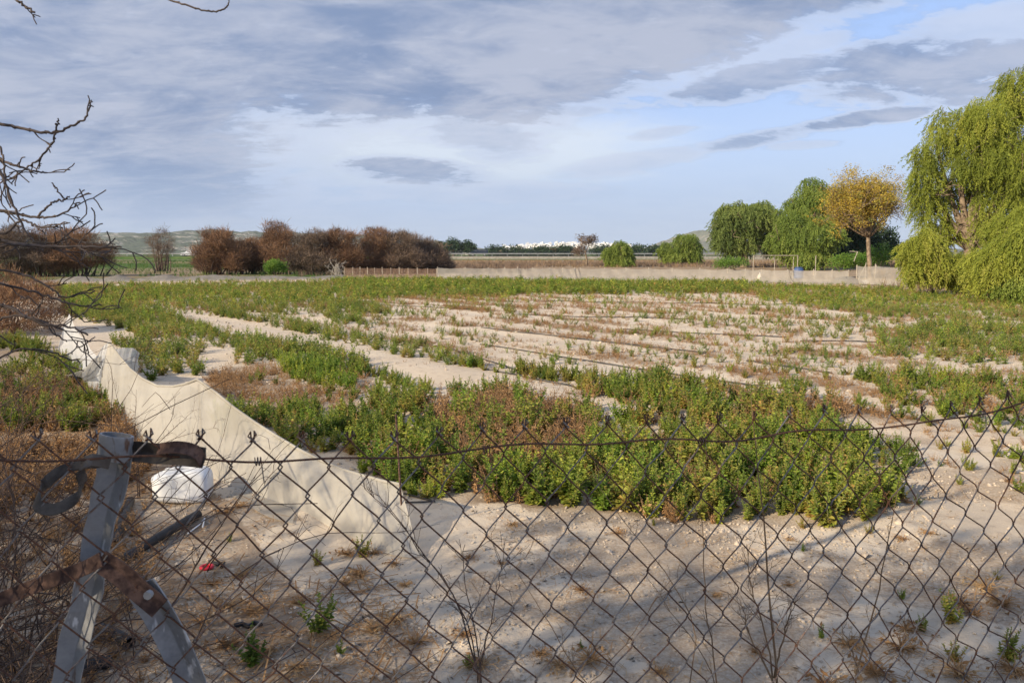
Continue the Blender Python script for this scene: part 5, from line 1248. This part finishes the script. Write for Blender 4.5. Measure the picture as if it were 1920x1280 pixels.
# dead tufts, sprouts, pebbles, straw near the fence
def curl_tmpl(seed, n=54):
    r = np.random.default_rng(seed); mb = MB()
    for i in range(n):
        a_ = r.uniform(0, 6.28); L_ = r.uniform(.4, 1); lift = r.uniform(.05, .5); t = np.linspace(0, 1, 6)
        P = np.stack([np.cos(a_+t*r.normal(0, .9))*t*L_, np.sin(a_+t*r.normal(0, .9))*t*L_, lift*np.sin(t*2.6)*L_+.03], 1); mb.tube(P, .016*(1.2-t), 3, tint=r.random(), cap=False)
        if i % 2 == 0:
            v, f = leafquad(.22, .10); c = P[r.integers(2, 6)]; mb.add(v@rotm(r.normal(0, 1, 1), r.normal(0, 1, 1), r.uniform(0, 6, 1))[0].T+c, f, 0, r.random())
    return mb
tuft_me = [curl_tmpl(i).mesh('dry_tuft', M['dry']) for i in range(5)]
tuft_px = [(455, 1080, .10), (650, 1040, .11), (680, 1080, .13), (430, 1140, .09), (560, 1135, .08), (480, 1150, .10), (735, 1170, .12), (700, 1190, .09), (620, 1200, .08), (780, 1210, .10), (430, 1215, .11), (650, 1100, .09), (905, 1250, .12), (1110, 1240, .13),
           (1050, 1250, .10), (1015, 1225, .08), (870, 1195, .08), (1590, 1205, .13), (1690, 1215, .14), (1850, 1100, .14), (1800, 1130, .12), (1880, 1130, .13), (1830, 1150, .10), (1700, 1180, .11), (1640, 1262, .15), (1800, 1268, .15), (1480, 1100, .05), (1340, 1120, .06),
           (1740, 1005, .07), (1690, 1010, .07), (1700, 940, .09), (1480, 1010, .05), (960, 985, .08), (1160, 1000, .08), (1090, 1110, .07), (760, 1100, .07), (700, 1040, .08), (740, 1060, .08), (420, 960, .10), (450, 950, .09), (400, 1100, .08), (380, 1175, .09), (330, 1240, .1), (500, 1230, .08), (560, 1260, .09), (1240, 1262, .08), (1420, 1225, .06), (1900, 1260, .14), (1550, 1290, .13), (880, 1050, .07), (940, 1060, .05)]
def near_of(px, py):
    marks = [(342, 900, 'close to the white jerrycan'), (388, 1060, 'near the red screw cap'), (465, 1178, 'beside the crumpled black scrap'), (760, 1030, 'by the loose end of the cream net'), (890, 1230, 'around the foot of the dark leaning dry weed'), (1110, 1240, 'on the dark damp-looking patch in the middle'),
             (1450, 1200, 'near the tall pale stalk'), (1630, 1200, 'near the grey stalk leaning right'), (1200, 980, 'along the front rim of the crop clump'), (1680, 960, 'off the right corner of the crop clump'), (1860, 1110, 'close to the right edge'), (1860, 1260, 'in the lower right corner'), (340, 1230, 'beside the bent brace'), (600, 1230, 'low in front of the scrap'), (650, 1080, 'below the middle of the cream net')]
    return min(marks, key=lambda q: (q[0]-px)**2+(q[1]-py)**2*1.5)[2]
for k_, (px, py, s_) in enumerate(tuft_px):
    g = G(px, py); side = 'left' if px < 800 else ('middle' if px < 1400 else 'right')
    link('dry_tuft', tuft_me[k_ % 5], None, (g.x, g.y, gz(g.x, g.y)), (0, 0, rng.uniform(0, 6)), (s_*1.1, s_*1.1, s_*.8), label=f'curled brown dead weed {near_of(px, py)}', cat='weed', group='curled dead weeds on the front dirt')
spr = [(490, 925, .05), (595, 1058, .10), (680, 1045, .13), (600, 1190, .18), (475, 1250, .16), (430, 1010, .06), (1505, 985, .08), (1225, 985, .05), (1630, 1000, .07), (1690, 1120, .06), (1785, 1170, .16), (1790, 1240, .10), (1730, 1180, .08), (1540, 1195, .06), (1870, 1080, .06), (1890, 1240, .14), (880, 1255, .07), (1505, 1030, .05), (1090, 1215, .04), (640, 1230, .07), (1690, 935, .14), (1720, 945, .08), (1410, 965, .09)]
for k_, (px, py, s_) in enumerate(spr):
    g = G(px, py); sm, lm = plant_root(0, k_ % 5); r_ = empty('seedling', (g.x, g.y, gz(g.x, g.y)-.003), rng.uniform(0, 6), label=f'small green seedling {near_of(px, py)}', cat='seedling', group='green seedlings on the front dirt'); r_.scale = (s_,)*3
    link('stem', sm, r_); link('foliage', lm, r_)
# pebbles and straw as one mass each
def pebble_t():
    v = rng.normal(0, 1, (12, 3)); bm = bmesh.new(); bmesh.ops.create_icosphere(bm, subdivisions=1, radius=1); bmesh.ops.delete(bm, geom=[q for q in bm.verts if q.co.z < -.8], context='VERTS')
    V = np.array([list(x.co*(1+rng.normal(0, .15))) for x in bm.verts]); V[:, 2] *= .6; Fc = np.array([[q.index for q in f.verts] for f in bm.faces]); bm.free(); return V, Fc
PB = [pebble_t() for _ in range(3)]
def litter_field(name, label, cat, tm, n, poly, size, mat, flat=False):
    c = [G(*p) for p in poly]; X_ = rng.uniform(min(q.x for q in c), max(q.x for q in c), n*4); Y_ = rng.uniform(min(q.y for q in c), max(q.y for q in c), n*4); a_, b_ = to_px(X_, Y_, 0*X_)
    ok = inpoly(a_, b_, poly) & (rng.random(n*4) < .25+1.2*(vnoise(X_, Y_, 1.8, 99)-.3)); X_ = X_[ok][:n]; Y_ = Y_[ok][:n]; m_ = len(X_); k_ = rng.integers(0, len(tm), m_); mb = MB(); pos_ = np.stack([X_, Y_, ground_z(X_, Y_)+.002], 1)
    for j in range(len(tm)):
        s_ = k_ == j; q = s_.sum(); stamp(mb, tm[j], pos_[s_], rotm(rng.normal(0, .1 if flat else .5, q), rng.normal(0, .1 if flat else .5, q), rng.uniform(0, 6.28, q)), size*rng.lognormal(0, .45, q), rng.random(q))
    return mb.build(name, mat, label=label, cat=cat, kind='stuff')
M['pebble'] = plainmat('pale_pebble', (.34, .28, .21), (.52, .44, .35), 9, .9, bstr=0)
litter_field('pebbles', 'small clods and pebbles on the bare near dirt', 'pebbles', PB, 9000, [(-200, 1500), (2300, 1500), (2300, 900), (1700, 880), (1650, 990), (850, 950), (700, 880), (300, 900), (-200, 800)], .0065, M['pebble'])
litter_field('clods', 'clods of dry earth between the rows', 'clods', PB, 4500, [(300, 1000), (2300, 900), (2300, 600), (1500, 590), (300, 590)], .014, M['pebble'])
def straw_t():
    v, f = [], []
    for i in range(3):
        a_ = rng.uniform(0, 6.28); c = rng.normal(0, .6, 3)*np.array([1, 1, 0]); d_ = np.array([math.cos(a_), math.sin(a_), rng.normal(0, .12)]); s_ = np.array([-d_[1], d_[0], 0])*.03
        v += [c-d_*.7-s_, c-d_*.7+s_, c+d_*.7+s_, c+d_*.7-s_]; f.append((4*i, 4*i+1, 4*i+2, 4*i+3))
    return np.array(v)+np.array([0, 0, .12]), np.array(f)
ST = [straw_t() for _ in range(4)]
litter_field('straw', 'broken dry straw on the near dirt, thickest at the left', 'straw', ST, 26000, [(-300, 1500), (900, 1500), (800, 1180), (620, 1000), (420, 930), (280, 820), (150, 720), (-300, 640)], .040, M['dry'], True)
litter_field('straw_scatter', 'thin scatter of straw on the bare sand at the right', 'straw', ST, 1200, [(800, 1500), (2300, 1500), (2300, 930), (1700, 900), (1600, 1010), (850, 960)], .028, M['dry'], True)
# rough weeds left of the net
def left_mass(poly, n, c_, hgt_, label, nm):
    c = [G(*p) for p in poly]; X_ = rng.uniform(min(q.x for q in c), max(q.x for q in c), n*5); Y_ = rng.uniform(min(q.y for q in c), max(q.y for q in c), n*5); a_, b_ = to_px(X_, Y_, 0*X_)
    ok = inpoly(a_, b_, poly) & (vnoise(X_, Y_, 1.6, 105+c_) > .42); X_ = X_[ok][:n]; Y_ = Y_[ok][:n]; m_ = len(X_)
    coll = variants(nm, knd[c_], mats_by[c_], 0, 4); scatter(nm, np.stack([X_, Y_, ground_z(X_, Y_)-.005], 1), rng.uniform(0, 6, m_), hgt_*rng.uniform(.6, 1.3, m_), rng.integers(0, 4, m_), coll, label, 'weeds')
left_mass([(-150, 800), (-150, 640), (60, 640), (110, 668), (140, 700), (220, 790), (160, 830)], 330, 0, .24, 'dark green weeds left of the cream net', 'weeds')
left_mass([(-100, 1000), (-100, 730), (120, 720), (200, 760), (290, 870), (260, 900), (150, 930)], 500, 2, .20, 'rusty withered weeds left of the cream net', 'withered_weeds')
left_mass([(-100, 1300), (-100, 900), (260, 880), (330, 960), (300, 1100), (260, 1300)], 260, 2, .11, 'brown dead weeds around the foot of the bent post', 'dead_weeds')

# ------------------------------------------------------------------ tall dry weed stems in front
def dry_weed(label, stems, nm='dry_weed', mat='brush', twigs=10, Y_=None, r0=.0028):
    """stems: list of pixel polylines (px,py) at distance Y_, continued down to the ground"""
    P0 = At(stems[0][0][0], stems[0][0][1], Y_); e = empty(nm, (P0.x, P0.y, 0), label=label, cat='weed'); org_ = np.array([P0.x, P0.y, 0]); lst = []
    for k, s in enumerate(stems):
        P = np.array([At(px, py, Y_+.02*math.sin(k+i)) for i, (px, py) in enumerate(s)])-org_
        if k == 0 or len(s) > 3: P = np.vstack([[P[0][0]*.6, P[0][1], 0], P]) if P[0][2] < 1.3 else P
        t = np.linspace(0, len(P)-1, 14); Q = np.stack([np.interp(t, np.arange(len(P)), P[:, c]) for c in range(3)], 1); Q[1:-1] += rng.normal(0, .002, (12, 3)); rr = np.linspace(r0*(1 if k == 0 else .75), .0007, 14); lst.append((Q, rr))
        for j in range(twigs):
            i = rng.integers(4, 14); d_ = (Q[min(i+1, 13)]-Q[i-1]); d_ /= np.linalg.norm(d_)+1e-9; v = d_+rng.normal(0, .55, 3); grow(lst, Q[i], v, rng.uniform(.02, .09), .0009, 1, 4, .6, 0, 2, .3, minr=.0005)
    branches('stems', lst, M[mat], e, 5); return e
dry_weed('dark dry weed leaning left, with a long stalk crossing the net tail', [[(905, 1300), (880, 1200), (860, 1130), (810, 1060), (765, 1000), (720, 945), (684, 916)], [(905, 1300), (890, 1180), (878, 1120), (868, 1060), (872, 1020)], [(895, 1230), (870, 1150), (840, 1090), (800, 1050), (735, 960), (728, 945)], [(900, 1260), (915, 1180), (935, 1100), (940, 1060)]], Y_=1.75, twigs=12)
dry_weed('tall pale dry stalk rising above the wire fence right of the middle', [[(1458, 1300), (1450, 1180), (1440, 1050), (1428, 930), (1418, 850), (1408, 740)], [(1452, 1270), (1470, 1180), (1490, 1130)], [(1450, 1250), (1425, 1150), (1405, 1090), (1400, 1020)], [(1455, 1290), (1400, 1180), (1395, 1140)]], mat='dry_stem', Y_=1.9, twigs=14, r0=.0042)
dry_weed('grey dry stalk leaning right between the tall pale stalk and the right edge', [[(1600, 1300), (1625, 1190), (1645, 1120), (1660, 1050), (1672, 980), (1685, 900)], [(1610, 1260), (1590, 1200), (1580, 1180)]], mat='dry_stem', Y_=2.0, twigs=4, r0=.0032)
dry_weed('thin dry stalk left of the tall pale stalk', [[(1350, 1300), (1335, 1220), (1325, 1150), (1320, 1080), (1318, 990), (1305, 960)], [(1345, 1280), (1300, 1200), (1260, 1150), (1215, 1085)]], mat='dry_stem', Y_=1.9, twigs=7, r0=.0026)
dry_weed('fine dry stalk low in the middle front', [[(1115, 1300), (1070, 1240), (1030, 1170), (1000, 1120), (972, 1075)], [(1100, 1290), (1180, 1200), (1230, 1120)]], mat='dry_stem', Y_=2.0, twigs=5, r0=.0018)
dry_weed('long thin dry stalk crossing toward the near clump', [[(1290, 1300), (1310, 1180), (1260, 1090), (1200, 1010), (1150, 955), (1120, 905)]], mat='dry_stem', Y_=2.2, twigs=7, r0=.0022)
dry_weed('small leafless red-brown bush in front of the cream net', [[(255, 870), (300, 820), (325, 780), (328, 740)], [(260, 865), (320, 822), (370, 810), (400, 802)], [(258, 868), (240, 800), (225, 760), (214, 720)], [(262, 860), (330, 800), (362, 770)], [(256, 868), (252, 800), (256, 730)]], mat='brush', Y_=4.9, twigs=10, r0=.004)

# ------------------------------------------------------------------ bare tree and dead brush at the left
tr_ = empty('bare_tree', (-1.75, 1.5, 0), label='leafless tree whose dark bare branches reach in from the left edge', cat='tree'); org_ = np.array([-1.75, 1.5, 0]); lst = []
trunkP = np.array([(0, 0, 0), (.02, 0, .5), (-.03, .02, 1.0), (0, 0, 1.5), (.05, 0, 2.0), (.1, -.05, 2.5), (.2, -.05, 2.9)])
lst.append((trunkP, np.array([.034, .032, .03, .028, .024, .02, .014])))
def tr_at(z): return np.array([np.interp(z, trunkP[:, 2], trunkP[:, c]) for c in range(3)])
def limb(px_pts, Y_, r0, r1=.0016, tw=10, tl=(.03, .10), att=None, sides=5, sub=1):
    P = np.array([At(*p[:2], p[2] if len(p) > 2 else Y_) for p in px_pts])-org_
    if att is not None: P = np.vstack([tr_at(att), (tr_at(att)+P[0])/2+np.array([0, 0, .03]), P])
    n = 6*len(P); t = np.linspace(0, len(P)-1, n); Q = np.stack([np.interp(t, np.arange(len(P)), P[:, c]) for c in range(3)], 1)
    for _ in range(2): Q[1:-1] = Q[1:-1]*.4+(Q[:-2]+Q[2:])*.3
    Q[2:-1] += rng.normal(0, .0011, (n-3, 3)); rr = np.linspace(r0*.68, r1*.8, n)*(1+.12*rng.random(n)); lst.append((Q, rr))
    for j in range(tw):
        i = rng.integers(n//3, n-1); d_ = Q[i+1]-Q[i-1]; d_ /= np.linalg.norm(d_)+1e-9
        grow(lst, Q[i], d_+rng.normal(0, .6, 3), rng.uniform(*tl), rr[i]*.55, sub, 4, .6, 0, 2, .35, minr=.0011)
        # bud knob
    for i in range(4, n-1, 5): lst.append((np.array([Q[i]-(Q[i+1]-Q[i])*.2, Q[i], Q[i]+(Q[i+1]-Q[i])*.2]), np.array([.3, 1.45, .3])*rr[i]))
limb([(-60, 225), (0, 232), (40, 240), (80, 248), (104, 249), (130, 240), (160, 225), (168, 200), (171, 188)], 1.55, .006, tw=2, att=2.2, tl=(.02, .04))
limb([(104, 249), (108, 235), (108, 222)], 1.55, .003, tw=0)
limb([(104, 249), (102, 262), (90, 280), (72, 300), (45, 318), (20, 335), (-10, 345)], 1.55, .003, tw=7, tl=(.02, .05))
limb([(-60, 280), (0, 298), (40, 315), (70, 322), (88, 324)], 1.5, .006, tw=3, att=2.0, tl=(.02, .05))
limb([(-20, 265), (2, 275), (8, 310), (12, 350), (20, 390)], 1.5, .003, tw=3)
limb([(-30, 250), (0, 320), (20, 370), (45, 430), (80, 470)], 1.45, .006, tw=3, att=2.3)
limb([(-60, 390), (0, 396), (30, 400), (70, 408), (110, 405), (150, 380)], 1.5, .007, tw=5, att=1.7, tl=(.03, .07))
limb([(70, 408), (90, 385), (108, 376), (122, 374), (130, 368)], 1.5, .003, tw=1, tl=(.02, .04))
limb([(122, 374), (110, 360), (97, 343)], 1.5, .0022, tw=0)
limb([(-40, 430), (10, 440), (40, 410), (70, 425), (105, 425), (118, 428)], 1.5, .004, tw=4, tl=(.03, .06))
limb([(-60, 466), (20, 458), (80, 462), (150, 462), (200, 463), (228, 464)], 1.35, .0055, .002, tw=6, att=1.5, tl=(.02, .06))
limb([(-40, 445), (60, 460), (120, 465), (180, 462)], 1.4, .005, tw=4)
limb([(-60, 560), (20, 575), (80, 610), (120, 608), (165, 628)], 1.4, .006, .002, tw=4, att=1.3, tl=(.03, .09))
limb([(-40, 520), (40, 540), (100, 560), (150, 575), (190, 572)], 1.45, .004, tw=4, att=1.4, tl=(.03, .09))
limb([(-40, 500), (50, 515), (95, 540), (120, 560), (178, 545)], 1.5, .0035, tw=3, tl=(.03, .08))
limb([(-40, 610), (30, 590), (80, 600), (100, 625), (125, 640)], 1.4, .0035, tw=3)
limb([(-40, 690), (40, 650), (100, 660), (150, 680)], 1.4, .0035, tw=3, att=1.15)
# the two that hang in from above
limb([(-60, -40), (10, -20), (32, 2), (48, 14), (66, 24)], 1.7, .006, .0025, tw=1, att=2.8, tl=(.02, .03))
limb([(200, -70), (270, -20), (315, 0), (360, 14), (395, 23), (420, 18), (430, 8), (432, -15)], 1.8, .004, .0018, tw=0, att=2.85)
branches('branches', lst, M['twig'], tr_, 6)
# dead brush tangle
def brush(label, c, sz, n, seed, mat='brush', zr_=(0, 1.2)):
    r = np.random.default_rng(seed); e = empty('dead_brush', (c[0], c[1], 0), label=label, cat='brush'); mb = MB()
    for i in range(n):
        p = np.array([r.normal(0, sz[0]*.45), r.normal(0, sz[1]*.4), abs(r.normal(0, .12))]); d_ = np.array([r.normal(.15, .6), r.normal(0, .5), r.uniform(.3, 1.3)]); d_ /= np.linalg.norm(d_)
        L_ = r.uniform(.3, 1.0)*sz[2]; m = 11; pts = [p]; cv = r.normal(0, .36, 3)
        for k in range(m-1):
            d_ = d_+cv*.5+r.normal(0, .14, 3); 
            if pts[-1][2] > sz[2]*.85: d_[2] -= .25
            d_ /= np.linalg.norm(d_); q = pts[-1]+d_*L_/m*1.6; q[2] = max(q[2], .01); pts.append(q)
        pts = np.array(pts); r0 = r.uniform(.0014, .0042); mb.tube(pts, np.linspace(r0, .0009, m), 4, cap=False)
        for j in range(3):
            k = r.integers(3, m-1); dd = d_+r.normal(0, .7, 3); dd /= np.linalg.norm(dd); t = np.linspace(0, 1, 5)[:, None]; l2 = r.uniform(.06, .22)
            mb.tube(pts[k]+dd*t*l2+np.array([0, 0, .04])*np.sin(t*3)+r.normal(0, .006, (5, 3)), np.linspace(r0*.5, .0006, 5), 3, cap=False)
    mb.build('stems', M[mat], e, smooth=True); return e
brush('thick tangle of dead brush filling the lower left corner behind the post', (-2.05, 2.4), (.7, .8, 1.12), 330, 1)
brush('dead brush tangle farther back at the left edge', (-3.4, 4.0), (.9, 1.1, 1.0), 260, 2)
brush('low dead brush beside the post foot', (-1.5, 1.95), (.26, .35, .42), 110, 3)
brush('nearest dead brush pressing against the wire at the left edge', (-1.42, 1.4), (.34, .3, 1.0), 130, 4)
brush('dead brush patch left of the cream net', (-5.6, 7.0), (1.2, 1.6, .6), 200, 5)

# ------------------------------------------------------------------ roadside trees behind the camera: their crowns shade the foreground
for k_, (x_, y_, h_, w_, lab) in enumerate(((-5.0, -2.7, 6.0, 2.0, 'leafy roadside tree nearest behind the viewer'), (-7.4, -2.4, 5.9, 2.0, 'second leafy roadside tree behind the viewer'), (-10.0, -2.2, 5.6, 2.0, 'third leafy roadside tree behind the viewer'), (-12.8, -2.0, 5.3, 2.0, 'farthest leafy roadside tree behind the viewer'), (-2.4, -3.0, 6.0, 1.9, 'narrow roadside tree close behind the viewer'))):
    r_ = empty('roadside_tree', (x_, y_, 0), label=lab, cat='tree'); lb = [(0, 0, h_*.62, w_, w_*.8, h_*.34), (w_*.6, .2, h_*.45, w_*.8, w_*.7, h_*.3), (-w_*.6, 0, h_*.42, w_*.8, w_*.7, h_*.3), (0, 0, h_*.25, w_, w_*.7, h_*.25)]
    trunk_to(lb, .12, r_, M['dark_trunk']); crown('crown', lb, 1050, CL, .5, M['dark_leaf'], r_, weeping=False, inner=.9)
